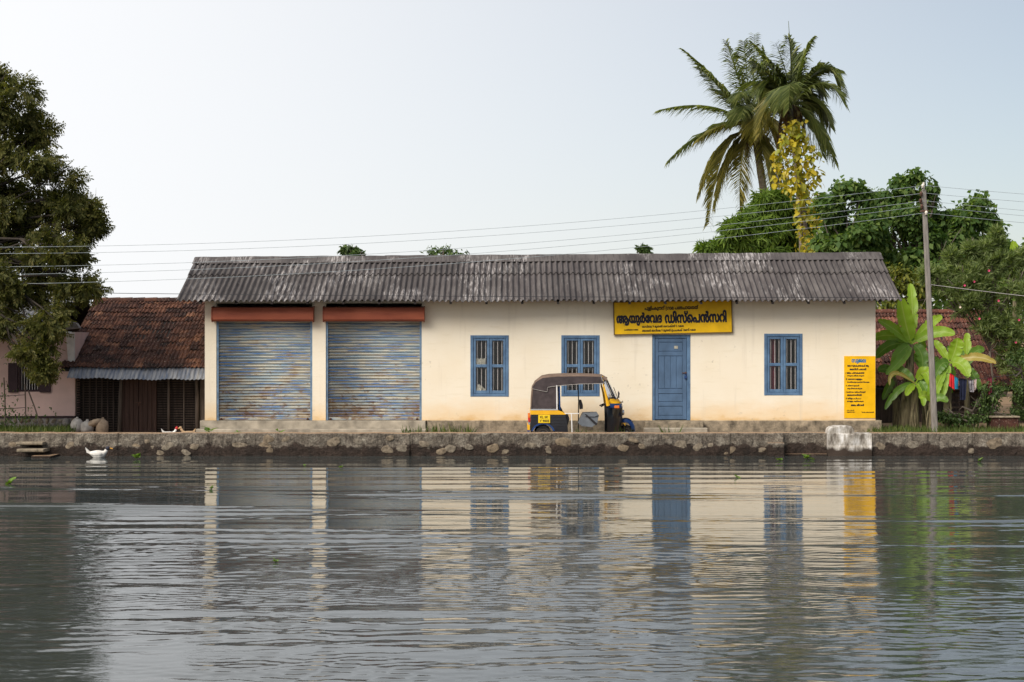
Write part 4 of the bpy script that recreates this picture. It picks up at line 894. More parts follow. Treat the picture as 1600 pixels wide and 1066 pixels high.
def crown_sprays(p, u, q, kind, size, wf):
    """each point becomes a tuft of leaves"""
    n = len(p); V = []; F = []; cnt = 0
    if kind == 'pinnate': k = 15
    elif kind == 'whorl': k = 9
    elif kind == 'broad': k = 3
    elif kind == 'lance': k = 7
    ax = unit(u*.8+q.normal(0, .5, (n, 3))+np.array([0, 0, {'pinnate': -.45, 'whorl': .35, 'broad': .1, 'lance': .7}[kind]]))
    sd = unit(np.cross(ax, q.normal(size=(n, 3))))
    up = np.cross(sd, ax)
    for j in range(k):
        if kind == 'pinnate':
            s_ = (j//2)/7; sg = 1 if j % 2 else -1
            base = p+ax*(s_*size*2.6)[..., None] if np.ndim(size) else p+ax*s_*size*2.6
            d = unit(sd*sg*.9+ax*.55+np.array([0, 0, -.35])+q.normal(0, .18, (n, 3)))
            sv = unit(np.cross(d, up)); L = size*q.uniform(.7, 1.15, n)*(1-.35*s_)
        elif kind == 'whorl':
            a = j*2.4; base = p; d = unit(ax*.25+(sd*math.cos(a)+up*math.sin(a))+np.array([0, 0, -.75])+q.normal(0, .2, (n, 3)))
            sv = unit(np.cross(d, ax)); L = size*q.uniform(.7, 1.2, n)
        elif kind == 'broad':
            base = p+q.normal(0, size*.5, (n, 3)); d = unit(u*.5+q.normal(0, .6, (n, 3))+np.array([0, 0, -.55])); sv = unit(np.cross(d, unit(u+np.array([0, 0, .8])+q.normal(0, .3, (n, 3))))); L = size*q.uniform(.6, 1.25, n)
        else:
            a = j*2.4; base = p+ax*size*.25*(j/k); d = unit(ax*.9+(sd*math.cos(a)+up*math.sin(a))*.7+q.normal(0, .15, (n, 3))); sv = unit(np.cross(d, ax+.1)); L = size*q.uniform(.7, 1.2, n)
        v, f = leaf_arrays(base, d, sv, L, L*wf, .12, .12 if kind != 'lance' else .05); V.append(v); F.append(f+cnt); cnt += len(v)
    return np.concatenate(V), np.concatenate(F)
def tree(name, label, cat, base, lobes, n, kind, size, wf, mat, seed, trunk_r=.16, hollow=.5, gap=0., group=None, fork=None, barkm=None, gapf=1.1):
    q = np.random.default_rng(seed); t_ = thing(name, label, cat, tuple(base), 0, group)
    sub = []
    for c, r in lobes:
        k_ = max(4, int(3+r[0]*r[2]*3.0))
        for _ in range(k_):
            d_ = unit(q.normal(size=3)); f_ = q.uniform(.34, .52); sub.append((c+d_*r*(1-f_*.72)*q.uniform(.75, 1.08), r*f_*np.array([1.12, 1, .78])))
    if gap < 0: sub += [(c, r*.82) for c, r in lobes]
    p, u = lobe_points(sub, n, q, hollow, gapf, gap); V, F = crown_sprays(p, u, q, kind, size, wf)
    me = fast_mesh('crown', V-np.array(base), F, 3); put('crown', me, mat, t_, base)
    b = MB(); base = np.array(base, float); cen = np.mean([l[0] for l in lobes], 0)
    fk = np.array(fork, float) if fork is not None else base+(cen-base)*.55
    zz = np.linspace(0, 1, 6)[:, None]; tp = base+(fk-base)*zz; tp[1:-1] += q.normal(0, trunk_r*.4, (4, 3))*[1, 1, 0]
    b.tube(tp, np.linspace(trunk_r*1.25, trunk_r*.75, 6), 9); b.build('trunk', barkm or M['bark'], t_, smooth=True)
    for c, r in lobes:
        s_ = np.linspace(0, 1, 6)[:, None]; bp = fk+(c-fk)*s_; bp[:, 2] += np.sin(s_[:, 0]*np.pi)*.12*np.linalg.norm(c-fk); bp[1:-1] += q.normal(0, .05, (4, 3))
        b = MB(); b.tube(bp, np.linspace(min(trunk_r*.5, .075), .015, 6), 6)
        for k in range(4):
            e = c+unit(q.normal(size=3))*r*.85; m_ = (c+fk)/2 if k == 0 else bp[4]
            b.tube([m_, (m_+e)/2+q.normal(0, .06, 3), e], [.035, .02, .008], 5)
        b.build('branch', barkm or M['bark'], t_, smooth=True)
    return t_
# dark tree overhanging from the left
L = [(-60, 160, 100, 60), (20, 150, 50, 40), (-10, 120, 40, 30), (62, 200, 38, 34, .5), (85, 262, 42, 36), (20, 255, 60, 45, -.6), (108, 318, 42, 32), (58, 345, 55, 38, .6), (-40, 320, 85, 60), (135, 358, 24, 17, .3), (118, 400, 30, 20, .5),
     (122, 448, 32, 20, -.3), (68, 420, 45, 30, .8), (20, 430, 50, 36, -.8), (-40, 440, 70, 55), (78, 500, 45, 24, -.9), (15, 505, 48, 24, -.6), (55, 545, 30, 17, -1), (66, 580, 15, 12, -1), (-70, 530, 45, 40), (-150, 290, 110, 110), (-150, 130, 90, 70), (-210, 440, 100, 80), (-10, 380, 70, 38, .4), (80, 388, 45, 26, -.5), (150, 338, 14, 12), (146, 458, 20, 12), (60, 468, 50, 26, .3), (0, 210, 55, 45, .5), (40, 300, 50, 40, .7), (0, 480, 50, 36)]
tree('overhanging_tree', 'dark olive tree hanging its boughs over the pink house from the left edge', 'tree', (PX(-170, 44), 44, ROAD), px_lobes(L, 44, .9), 10800, 'pinnate', .125, .44, M['leaf_dark'], 5, .3, .35, .38, fork=P(-150, 420, 44), gapf=1.6, barkm=M['bark_dark'])
# mango tree behind the roof
L = [(1200, 340, 60, 42), (1150, 362, 36, 26, -.4), (1245, 350, 36, 40, .3), (1215, 312, 42, 22), (1180, 380, 60, 30), (1115, 388, 22, 14, -.3), (1232, 388, 52, 30, .5)]
tree('mango_tree', 'bright green mango tree with drooping leaves behind the roof, under the palms', 'tree', (PX(1205, 68.3), 68.3, ROAD), px_lobes(L, 68.3, .8), 3200, 'whorl', .38, .2, M['leaf_mango'], 6, .18, .2, -.4)
# broad-leaved trees on the right
tg = 'broad-leaved trees on the right'
L = [(1318, 308, 34, 22), (1298, 325, 26, 20), (1352, 318, 20, 20), (1300, 362, 38, 30, .6), (1345, 355, 34, 34, -.4), (1325, 395, 50, 28), (1367, 372, 20, 24, .4)]
tree('broad_leaf_tree', 'broad-leaved tree with pale twigs between the mango tree and the pole', 'tree', (PX(1330, 57), 57, ROAD), px_lobes(L, 57, 1.1), 2600, 'broad', .20, .72, M['leaf_round'], 8, .12, .2, .25, tg)
L = [(1425, 288, 28, 19), (1400, 310, 26, 22, .5), (1455, 305, 18, 20), (1430, 330, 42, 30, -.4), (1392, 350, 34, 30), (1462, 350, 34, 34, .5), (1420, 375, 50, 34), (1480, 390, 38, 30), (1400, 410, 36, 28), (1372, 335, 26, 34, .3), (1488, 355, 28, 36, .3), (1450, 415, 48, 30, -.5), (1385, 385, 26, 30, .6)]
tree('broad_leaf_tree', 'tall broad-leaved tree directly behind the pole, highest of the right-hand greenery', 'tree', (PX(1430, 58), 58, ROAD), px_lobes(L, 58, 1.1), 4200, 'broad', .20, .72, M['leaf_round'], 9, .16, .2, .15, tg)
L = [(1532, 320, 24, 17), (1518, 340, 24, 20), (1550, 345, 16, 18), (1530, 372, 40, 30), (1500, 400, 36, 28), (1558, 395, 26, 22), (1540, 425, 48, 28), (1590, 420, 36, 26, .5), (1640, 410, 50, 40), (1500, 440, 40, 26), (1570, 455, 50, 30)]
tree('broad_leaf_tree', 'broad-leaved tree right of the pole, reaching the right edge', 'tree', (PX(1545, 59.5), 59.5, ROAD), px_lobes(L, 59.5, 1.1), 4200, 'broad', .20, .72, M['leaf_round'], 10, .16, .2, .0, tg)
L = [(1400, 432, 32, 22), (1385, 465, 22, 30), (1425, 462, 34, 24), (1440, 440, 20, 16)]
tree('croton_shrub', 'yellow-green shrub just right of the corrugated roof end', 'shrub', (PX(1405, 52.5), 55.5, ROAD), px_lobes(L, 55.3, 1), 650, 'broad', .17, .5, M['leaf_croton'], 12, .06, .3, .1)
L = [(1500, 420, 45, 30), (1545, 405, 40, 25), (1585, 440, 45, 35), (1530, 455, 55, 30), (1575, 490, 40, 30), (1500, 465, 35, 26), (1545, 500, 34, 22), (1470, 430, 26, 18), (1575, 520, 36, 30), (1585, 560, 24, 26), (1518, 376, 10, 24), (1560, 370, 10, 24), (1600, 395, 14, 24), (1488, 392, 9, 20), (1450, 420, 12, 12), (1540, 380, 8, 18)]
ol = tree('oleander_bush', 'feathery oleander bush with pink flowers over the red tiled roof', 'bush', (PX(1560, 49.5), 49.5, ROAD), px_lobes([(a, b_+10, c_, d_) for a, b_, c_, d_ in L], 49.5, 1), 4200, 'lance', .21, .15, M['leaf_olean'], 13, .03, .2, -.2)
for k, (px, py) in enumerate([(1545, 423), (1522, 440), (1507, 446), (1587, 535), (1560, 470), (1530, 498), (1500, 480), (1592, 500)]):
    q = np.random.default_rng(k); b = MB(); c = P(px, py, 48.9)
    for j in range(6):
        a = j*1.05; d = np.array([math.cos(a), -.5, math.sin(a)]); s_ = np.array([-math.sin(a), 0, math.cos(a)])
        b.add([c, c+d*.022+s_*.014, c+d*.037, c+d*.022-s_*.014], [(0, 1, 2, 3)])
    b.build('flower', M['flower'] if k != 6 else M['flower_w'], ol)
# thicket below the oleander, and right-edge creeper hedge
L = [(1540, 610, 34, 22), (1520, 640, 36, 22), (1555, 640, 28, 26), (1495, 655, 26, 16), (1475, 648, 16, 18)]
tree('leafy_shrub', 'dark leafy shrub growing under the clothes line by the canal wall', 'shrub', (PX(1525, 46), 46, ROAD), px_lobes(L, 46, .8), 900, 'broad', .085, .55, M['leaf_bush'], 14, .03, .3, .2)
L = [(1592, 565, 22, 26), (1600, 605, 22, 34), (1595, 640, 20, 20), (1625, 600, 30, 50), (1640, 540, 36, 40)]
tree('creeper_hedge', 'bushy green creeper hedge at the right edge', 'hedge', (PX(1605, 47), 47, ROAD), px_lobes(L, 47, .9), 1500, 'broad', .075, .6, M['leaf_bush'], 15, .04, .3, .0)
# crowns that only just top the roof ridge
for px, py, a, nm, lab, sd in ((548, 390, 14, 'whorl', 'leafy tree tip poking above the ridge over the left shutters', 31), (575, 399, 9, None, '', 0), (688, 394, 20, 'broad', 'small leafy crown poking above the roof ridge right of the shutters', 32), (1003, 390, 9, 'whorl', 'tiny tree tip above the ridge near the yellow sign', 33)):
    if not nm: continue
    tree('background_tree', lab, 'tree', (PX(px, 60), 60, ROAD), px_lobes([(px, py, a*1.2, 8), (px+a*.9, py+7, a, 8), (px-3, py+22, a*1.5, 14), (px+6, py+45, a*2.2, 22)], 60, 1), 260, nm, .17, .4, M['leaf_bush'], sd, .08, .3, 0)
# far greenery closing the gaps on the right
L = [(1400+i*45, 440+12*math.sin(i*2.1), 50, 40) for i in range(9)]+[(1380+i*50, 500, 50, 50) for i in range(9)]
tree('distant_tree', 'far dark green tree mass low behind the right-hand trees', 'tree', (PX(1560, 75), 75, ROAD), px_lobes(L, 75, .8), 2400, 'broad', .32, .7, M['leaf_round'], 16, .2, .3, -.5)
# ------------------------------------------------------------------ coconut palms
def bez(p0, p1, p2, n):
    t_ = np.linspace(0, 1, n)[:, None]; return (1-t_)**2*p0+2*t_*(1-t_)*p1+t_**2*p2
def frond(parent, p0, p1, p2, mat, q, ll=.98, name='frond', nl=74):
    n = 14; R_ = bez(p0, p1, p2, n); b = MB(); b.tube(R_, np.linspace(.035, .006, n), 5)
    s_ = np.linspace(.13, .995, nl); C_ = np.stack([np.interp(s_, np.linspace(0, 1, n), R_[:, i]) for i in range(3)], -1)
    T = unit(np.gradient(C_, axis=0)); S = unit(np.cross(T, np.array([0, 0, 1.])+q.normal(0, .15, 3))); 
    for sg in (-1, 1):
        L = ll*(.35+.65*np.sin(np.clip(s_*1.05+.08, 0, 1)*np.pi)**.6)*q.uniform(.85, 1.1, nl)
        d = unit(S*sg*q.uniform(.45, 1.0)+T*.75+np.array([0, 0, -.15])+q.normal(0, .10, (nl, 3)))
        m_ = C_+d*L[:, None]*.5; m_[:, 2] -= L*.05; e = C_+d*L[:, None]*.95; e[:, 2] -= L*q.uniform(.22, .5, nl)
        w_ = unit(np.cross(d, S+.01))*.030+T*.020
        v = np.stack([C_-w_*.6, C_+w_*.6, m_+w_, e, m_-w_], 1).reshape(-1, 3)
        b.add(v, [(5*i, 5*i+1, 5*i+2, 5*i+4) for i in range(nl)]+[(5*i+4, 5*i+2, 5*i+3) for i in range(nl)])
    return b.build(name, mat, parent)
def palm(label, D, cpx, basepx, specs, seed, extra):
    q = np.random.default_rng(seed); c = P(*cpx, D); base = np.array([PX(basepx, D), D, ROAD])
    t_ = thing('coconut_palm', label, 'palm', tuple(base), 0, 'coconut palms behind the roof')
    tz = np.linspace(0, 1, 26)[:, None]; tp = base+(c-base)*tz; tp[:, 0] += .5*np.sin(tz[:, 0]*np.pi)*np.sign(cpx[0]-basepx)*-.5
    b = MB(); b.tube(tp, np.linspace(.21, .13, 26)+.012*(np.arange(26) % 2), 10); b.build('trunk', M['palm_trunk'], t_, smooth=True)
    for (ctrl, tip, dy, mt) in specs:
        p1 = P(*ctrl, D)+np.array([0, dy*.45, 0]); p2 = P(*tip, D)+np.array([0, dy, 0]); frond(t_, c+q.normal(0, .08, 3), p1, p2, M[mt], q)
    for k in range(extra):
        a = q.uniform(0, 6.28); el = q.uniform(-.2, 1.1); h = np.array([math.cos(a)*.55, math.sin(a), 0]); L = q.uniform(2.4, 3.4)
        p1 = c+h*L*.5+np.array([0, 0, L*(.35*el+.35)]); p2 = c+h*L*.9+np.array([0, 0, L*(el*.7-.35)]); frond(t_, c, p1, p2, M['palm' if el > .2 else 'palm_old'], q)
    for k in range(7):
        a = k*.9; b = MB(); cc = c+np.array([.30*math.cos(a), .3*math.sin(a), -.35-.1*(k % 3)])
        b.lathe([(.02, -.13), (.08, -.10), (.115, 0), (.085, .09), (.02, .13)], cc, 8); b.build('coconut', M['nut'], t_, smooth=True)
    for k in range(6):      # dry fibre sheaths hanging from the crown
        a = k*1.05; o_ = np.array([math.cos(a)*.35, math.sin(a)*.35, 0]); frond(t_, c, c+o_*1.2+[0, 0, .1], c+o_*1.5+[0, 0, -1.5-.3*(k % 2)], M['palm_dead'], q, .4, 'dry_frond', 22)
    return t_, c
p_, o_, dd = 'palm', 'palm_old', 'palm_dead'
pA, cA = palm('left coconut palm with long fronds reaching left and yellowing ones hanging down', 70, (1178, 200), 1215, [
    ((1120, 150), (1026, 178), -1, p_), ((1110, 180), (1042, 254), -.6, p_), ((1125, 120), (1069, 74), .5, p_), ((1150, 110), (1136, 62), .3, p_), ((1165, 105), (1160, 68), -.5, p_), ((1130, 140), (1085, 110), -1, p_),
    ((1120, 210), (1104, 352), -.8, o_), ((1135, 220), (1118, 320), .4, o_), ((1150, 230), (1150, 330), -1.2, o_), ((1190, 225), (1195, 300), -1.5, o_), ((1200, 215), (1215, 290), -.6, o_), ((1120, 205), (1095, 300), .8, o_),
    ((1200, 130), (1195, 75), .4, p_), ((1165, 150), (1120, 130), 1.5, p_), ((1150, 170), (1100, 205), 1.4, p_), ((1205, 150), (1250, 190), -.8, p_), ((1175, 130), (1172, 62), -1.2, p_), ((1140, 180), (1085, 225), -1.3, o_)], 41, 11)
pB, cB = palm('right coconut palm with upright fronds, its trunk wrapped in golden creeper', 66, (1236, 165), 1256, [
    ((1240, 90), (1232, 58), 0, p_), ((1215, 95), (1178, 62), .6, p_), ((1250, 80), (1268, 62), -.4, p_), ((1290, 55), (1314, 150), -.6, p_), ((1270, 95), (1316, 108), .3, p_), ((1285, 100), (1310, 166), -1, p_), ((1280, 135), (1302, 196), .5, p_),
    ((1275, 170), (1303, 256), -.3, p_), ((1270, 175), (1292, 240), .9, p_), ((1205, 120), (1170, 100), -.9, p_), ((1200, 110), (1165, 130), .8, p_), ((1255, 120), (1285, 95), .9, p_), ((1225, 110), (1205, 75), -1.1, p_), ((1210, 150), (1180, 215), -1.1, o_), ((1265, 150), (1290, 165), 1.1, p_), ((1245, 120), (1258, 75), 1.2, p_)], 42, 10)
b = MB(); b.tube([cB, P(1236, 95, 66), P(1232, 33, 66)], [.03, .025, .008], 5); b.build('spear_leaf', M['palm'], pB)
# golden creeper on the right palm's trunk
def heart_leaf_mesh(name, L=1, Wd=.75, nseg=7, curl=.25):
    u = np.linspace(0, 1, nseg); w_ = Wd*.5*np.sin(np.clip(u*.97+.03, 0, 1)*np.pi)**.55*(1-.35*u); V = []
    for i in range(nseg): V.append([(-w_[i], u[i]*L, -curl*u[i]**2*L+.10*w_[i]), (-w_[i]*.5, u[i]*L, -curl*u[i]**2*L-.02), (0, u[i]*L, -curl*u[i]**2*L-.06*w_[i]), (w_[i]*.5, u[i]*L, -curl*u[i]**2*L-.02), (w_[i], u[i]*L, -curl*u[i]**2*L+.10*w_[i])])
    V = np.array(V); m, n = V.shape[:2]; me = bpy.data.meshes.new(name); F = [(i*n+j, i*n+j+1, (i+1)*n+j+1, (i+1)*n+j) for i in range(m-1) for j in range(n-1)]
    me.from_pydata(V.reshape(-1, 3).tolist(), [], F); uv = me.uv_layers.new(name='UVMap')
    for lp in me.loops: i, j = divmod(lp.vertex_index, n); uv.data[lp.index].uv = (j/(n-1), i/(m-1))
    me.update(); me.polygons.foreach_set('use_smooth', [True]*len(me.polygons)); return me
lm = heart_leaf_mesh('leaf'); lm.materials.append(M['pothos'])
VD = 65.2; base = np.array([PX(1250, VD), VD, ROAD])
vine = thing('golden_creeper', 'yellow-green climbing creeper with big heart-shaped leaves on the right palm trunk', 'creeper', tuple(base))
q = np.random.default_rng(50)
b = MB(); b.tube([P(1256, 410, VD), P(1252, 330, VD), P(1246, 260, VD), P(1240, 195, VD)], [.05, .045, .04, .02], 6); b.build('stem', M['bark'], vine)
for k in range(290):
    s_ = q.uniform(0, 1)**.8; py = 195+s_*(215 if k % 3 == 0 else 105); wd_ = 40*math.sin(min(1, (py-188)/75)*math.pi/2)*(1 if py < 290 else .5); cx = 1240+(py-190)*.08+(16 if py > 300 else 0)
    px = cx+q.uniform(-1, 1)*wd_; d_ = VD-.2-q.uniform(0, .8)
    yaw = q.normal(0, 1.1)+math.pi+(px-cx)/35*.6; inst('leaf', lm, vine, P(px, py, d_), (q.normal(-.75, .35), q.normal(0, .35), yaw), tuple(np.array([1, 1, 1])*q.uniform(.17, .34)))

gp = []
for k in range(330):
    py = 192+218*q.uniform()**1.1; wd_ = 34*math.sin(min(1, (py-186)/70)*math.pi/2)*(1 if py < 290 else .62); gp.append(P(1240+(py-190)*.08+(14 if py > 300 else 0)+q.uniform(-1, 1)*wd_, py, VD-.1-q.uniform(0, .6)))
V, F = crown_sprays(np.array(gp), unit(q.normal(size=(330, 3))+np.array([0, -1.2, 0])), q, 'broad', .2, .66)
tag(put('small_leaves', fast_mesh('small_leaves', V-ORG[vine.name], F, 3), M['leaf_gold'], vine, ORG[vine.name]), kind='stuff')

# ------------------------------------------------------------------ banana plants
def banana_leaf(parent, p0, p1, p2, wd_, mat, q, roll=0., face=(0, -1, .35)):
    n = 34; R_ = bez(np.array(p0), np.array(p1), np.array(p2), n); T = unit(np.gradient(R_, axis=0)); N = np.array(face, float)
    S = unit(np.cross(T, N)); Nn = np.cross(S, T); u = np.linspace(0, 1, n); pet = .10
    w_ = np.where(u < pet, .018, wd_*.5*np.sin(np.clip((u-pet)/(1-pet)*.96+.04, 0, 1)*np.pi)**.42)
    V = []
    for i in range(n):
        row = []
        for j, a in enumerate((-1, -.55, 0, .55, 1)):
            rag = 1+(.04*q.normal() if abs(a) == 1 and u[i] > pet else 0)
            if abs(a) == 1 and u[i] > .2 and q.uniform() < .07: rag = q.uniform(.6, .82)
            row.append(R_[i]+S[i]*w_[i]*a*rag+Nn[i]*(abs(a)**1.4*w_[i]*(.30+roll)*(1+.3*math.sin(i*.8+a)))*1)
        V.append(row)
    V = np.array(V)-ORG[parent.name]; m_, k_ = V.shape[:2]; me = bpy.data.meshes.new('leaf'); me.from_pydata(V.reshape(-1, 3).tolist(), [], [(i*k_+j, i*k_+j+1, (i+1)*k_+j+1, (i+1)*k_+j) for i in range(m_-1) for j in range(k_-1)])
    uv = me.uv_layers.new(name='UVMap')
    for lp in me.loops: i, j = divmod(lp.vertex_index, k_); uv.data[lp.index].uv = (j/(k_-1), i/(m_-1))
    me.update(); me.polygons.foreach_set('use_smooth', [True]*len(me.polygons)); return put('leaf', me, mat, parent, ORG[parent.name])
def banana(label, D, stem, leaves, seed, r_=.12, extra_stems=()):
    q = np.random.default_rng(seed); (bx_, by_), (tx, ty) = stem
    base = np.array([PX(bx_, D), D, ROAD+.05]); top = P(tx, ty, D); t_ = thing('banana_plant', label, 'banana plant', tuple(base), 0, 'banana plants by the canal')
    s_ = np.linspace(0, 1, 9)[:, None]; tp = base+(top-base)*s_; b = MB(); b.tube(tp, np.linspace(r_*1.2, r_*.45, 9)*(1+.05*q.normal(size=9)), 10); b.build('stem', M['banana_stem'], t_, smooth=True)
    for k in range(5):      # dry sheaths peeling off the stem
        i = q.integers(1, 7); p0 = tp[i]+np.array([q.normal(0, r_*.6), -r_*.8, 0]); b = MB(); b.tube([p0, p0+[q.normal(0, .03), -.04, -.25], p0+[q.normal(0, .05), -.02, -.55]], [.02, .024, .008], 5); b.build('dry_sheath', M['banana_stem'], t_)
    for (c_, e, wd_, mt, dy) in leaves:
        p0 = top+np.array([0, -.02, 0]); p1 = P(*c_, D)+np.array([0, dy*.5, 0]); p2 = P(*e, D)+np.array([0, dy, 0]); banana_leaf(t_, p0, p1, p2, wd_, M[mt], q)
    return t_
B_, K_, Y_ = 'banana', 'banana_dk', 'banana_dry'
banana('tallest banana plant with two bright upright leaves beside the cream wall', 47.0, ((1413, 672), (1424, 538)), [((1412, 505), (1404, 466), 0.430, B_, -.25), ((1430, 480), (1427, 442), 0.292, B_, .35), ((1400, 515), (1368, 500), 0.292, B_, -.3), ((1395, 515), (1366, 530), 0.310, B_, .3), ((1455, 500), (1475, 494), 0.258, B_, .2), ((1460, 510), (1488, 523), 0.310, B_, -.3), ((1390, 530), (1372, 560), 0.292, K_, .3), ((1400, 545), (1392, 580), 0.310, K_, -.3), ((1445, 545), (1438, 585), 0.310, K_, -.2), ((1410, 560), (1378, 585), 0.258, K_, -.5), ((1432, 520), (1452, 545), 0.258, K_, .4)], 61, .17)
banana('banana plant in the clump left of the pole, with a drooping leaf facing the water', 46.6, ((1428, 673), (1430, 600)), [((1446, 560), (1446, 606), 0.310, B_, -.5), ((1418, 605), (1410, 618), 0.189, B_, -.4), ((1440, 600), (1436, 634), 0.224, B_, -.5), ((1400, 600), (1380, 640), 0.189, K_, -.2), ((1415, 580), (1400, 575), 0.258, K_, .2), ((1385, 565), (1386, 602), 0.120, Y_, -.3), ((1460, 580), (1470, 600), 0.258, K_, .3)], 62, .13)
banana('banana plant right of the pole with a broad bright leaf above the washing', 46.4, ((1478, 674), (1484, 568)), [((1496, 540), (1494, 528), 0.361, B_, -.1), ((1500, 560), (1505, 590), 0.361, B_, -.5), ((1520, 548), (1552, 568), 0.224, Y_, -.3), ((1468, 560), (1458, 590), 0.275, K_, -.2), ((1472, 545), (1462, 532), 0.224, B_, .2), ((1510, 560), (1520, 590), 0.292, K_, .3), ((1475, 590), (1466, 622), 0.206, B_, -.4), ((1455, 600), (1452, 628), 0.224, B_, -.6), ((1490, 585), (1484, 620), 0.224, K_, .1)], 63, .11)
banana('thin banana stem between the clump and the pole', 47.4, ((1446, 672), (1446, 590)), [((1440, 560), (1425, 555), 0.241, K_, .1), ((1455, 565), (1470, 560), 0.241, K_, .2), ((1450, 600), (1455, 630), 0.224, K_, -.3), ((1440, 605), (1424, 625), 0.206, K_, .2)], 64, .09)
banana('leaning banana stem at the left of the clump against the dark house', 47.6, ((1403, 672), (1398, 590)), [((1385, 570), (1372, 580), 0.258, K_, 0), ((1405, 560), (1412, 545), 0.241, K_, .2), ((1390, 600), (1378, 625), 0.206, K_, -.1)], 65, .12)
banana('young banana plant low beside the pole foot', 45.2, ((1452, 674), (1453, 628)), [((1444, 610), (1432, 622), .22, B_, -.3), ((1456, 600), (1460, 590), .22, B_, .1), ((1466, 615), (1478, 628), .22, K_, -.2), ((1448, 605), (1440, 596), .2, K_, .2)], 67, .06)
banana('slender banana plant behind the washing', 47.8, ((1512, 672), (1510, 575)), [((1500, 540), (1482, 545), .26, K_, .2), ((1522, 540), (1540, 548), .26, K_, .1), ((1512, 540), (1516, 520), .24, B_, .3), ((1520, 580), (1528, 610), .24, K_, -.2)], 68, .08)
banana('tall far banana plant showing one leaf above the trees at the right edge', 56, ((1590, 660), (1585, 470)), [((1588, 420), (1583, 376), 0.413, B_, 0), ((1570, 430), (1552, 450), 0.344, K_, 0), ((1605, 430), (1625, 450), 0.344, K_, 0), ((1520, 440), (1488, 447), 0.344, K_, 0)], 66, .12)

# ------------------------------------------------------------------ pole and wires
PD = 43.0; pb = np.array([PX(1462.5, PD), PD, ROAD-.3]); pt = P(1443.5, 297, PD)
pole = thing('utility_pole', 'leaning grey concrete utility pole right of the building', 'utility pole', tuple(pb))
def sqpole(a, c, w0, w1):
    b = MB(); v = []
    for pnt, w_ in ((a, w0), (a*.5+c*.5+[0, 0, 0], (w0+w1)/2), (c, w1)):
        v += [pnt+np.array([dx*w_, dy*w_, 0]) for dx, dy in ((-1, -.7), (-.7, -1), (.7, -1), (1, -.7), (1, .7), (.7, 1), (-.7, 1), (-1, .7))]
    f = [(i*8+j, i*8+(j+1) % 8, (i+1)*8+(j+1) % 8, (i+1)*8+j) for i in range(2) for j in range(8)]+[tuple(range(8))[::-1], tuple(range(16, 24))]
    return b.add(v, f)
sqpole(pb, pt, .070, .052).build('shaft', M['pole'], pole)
for k, (dx, py) in enumerate(((-.05, 291), (-.10, 303), (-.12, 314), (-.10, 323), (.0, 333))):
    c = P(1444+k*.5, py, PD)+np.array([dx, -.09, 0]); b = MB(); b.lathe([(.02, -.05), (.04, -.045), (.03, -.01), (.045, .0), (.03, .03), (.015, .05)], c, 9); b.build('insulator', M['porcelain'] if k in (0, 4) else M['rust'], pole, smooth=True)
    b = MB(); b.tube([c+[0, 0, -.04], c+[0, .06, -.06], c+[-dx, .09, -.06]], .012, 5); b.build('bracket', M['rust'], pole)
b = MB(); b.box(pt[0]-.075, pt[0]+.09, PD-.09, PD+.09, PZ(330, PD)-.02, PZ(330, PD)+.02); b.build('clamp', M['rust'], pole)
b = MB(); b.tube([P(1443, 297, PD), P(1443.3, 285, PD)], [.03, .025], 6); b.build('top_pin', M['porcelain'], pole)
def wire(a, c, sag, r_, label, mat='wire', group='overhead wires'):
    a, c = np.array(a), np.array(c); s_ = np.linspace(0, 1, 60)[:, None]; p = a+(c-a)*s_; p[:, 2] -= sag*4*(s_*(1-s_))[:, 0]
    b = MB(); b.tube(p, r_, 5); o = b.build('overhead_wire', M[mat], None); tag(o, label, 'wire', group)
lab = ['topmost', 'second', 'third', 'fourth', 'lowest']
for k, (yl, yp, yr) in enumerate(((377, 290, 293), (386, 302, 306), (411, 314, 329), (425, 322, 340), (442, 333, 350))):
    wire(P(-700, yl-8, 43.1), P(1443, yp, 42.9), .75, .0046, f'{lab[k]} thin overhead wire running left from the pole across the sky')
    wire(P(1446, yp, 42.9), P(2600, yr+18, 42.9), .35, .0046, f'{lab[k]} thin overhead wire running right from the pole')
wire(P(-300, 456, 44.2), P(1452, 445, 42.9), .35, .009, 'dark service cable strung along just above the eaves', 'cable', None) if False else None
wire(P(150, 458, 44.6), P(1409, 465, 44.6), .03, .007, 'thin dark cable along the lower edge of the corrugated roof', 'cable', 'service cables')
wire(P(1455, 445, 42.9), P(2100, 500, 46), .12, .006, 'pale service cable running right from the pole at roof height', 'bar', 'service cables')
wire(P(1430, 492, 46.2), P(1455, 447, 42.95), .08, .006, 'short cable looping from the pole down behind the banana leaves', 'bar', 'service cables')

# ------------------------------------------------------------------ washing on a line
CLD = 45.8
wl = MB(); wl.tube([P(1478, 583, CLD), P(1530, 592, CLD), P(1590, 585, CLD)], .006, 5); o = wl.build('clothes_line', M['cable'], None); tag(o, 'thin line carrying washing among the banana plants', 'clothes line')
def garment(name, label, pts, mat, seed, fold=.03):
    (x0, y0), (x1, y1), (x2, y2), (x3, y3) = pts; q = np.random.default_rng(seed); n = 9; V = []
    for i in range(8):
        t_ = i/7; row = []
        for j in range(n):
            s_ = j/(n-1); px = (x0*(1-s_)+x1*s_)*(1-t_)+(x3*(1-s_)+x2*s_)*t_; py = (y0*(1-s_)+y1*s_)*(1-t_)+(y3*(1-s_)+y2*s_)*t_
            row.append(P(px, py, CLD-.02)+np.array([0, fold*math.sin(s_*14+seed)*(.3+t_), 0]))
        V.append(row)
    b = MB(); b.slab(np.array(V), (0, .006, 0)); o = b.build(name, M[mat], None, smooth=True); tag(o, label, 'clothing', 'washing on the line'); return o
garment('red_cloth', 'red cloth hanging on the clothes line', [(1484, 583), (1491, 587), (1492, 610), (1483, 603)], 'cloth_red', 1)
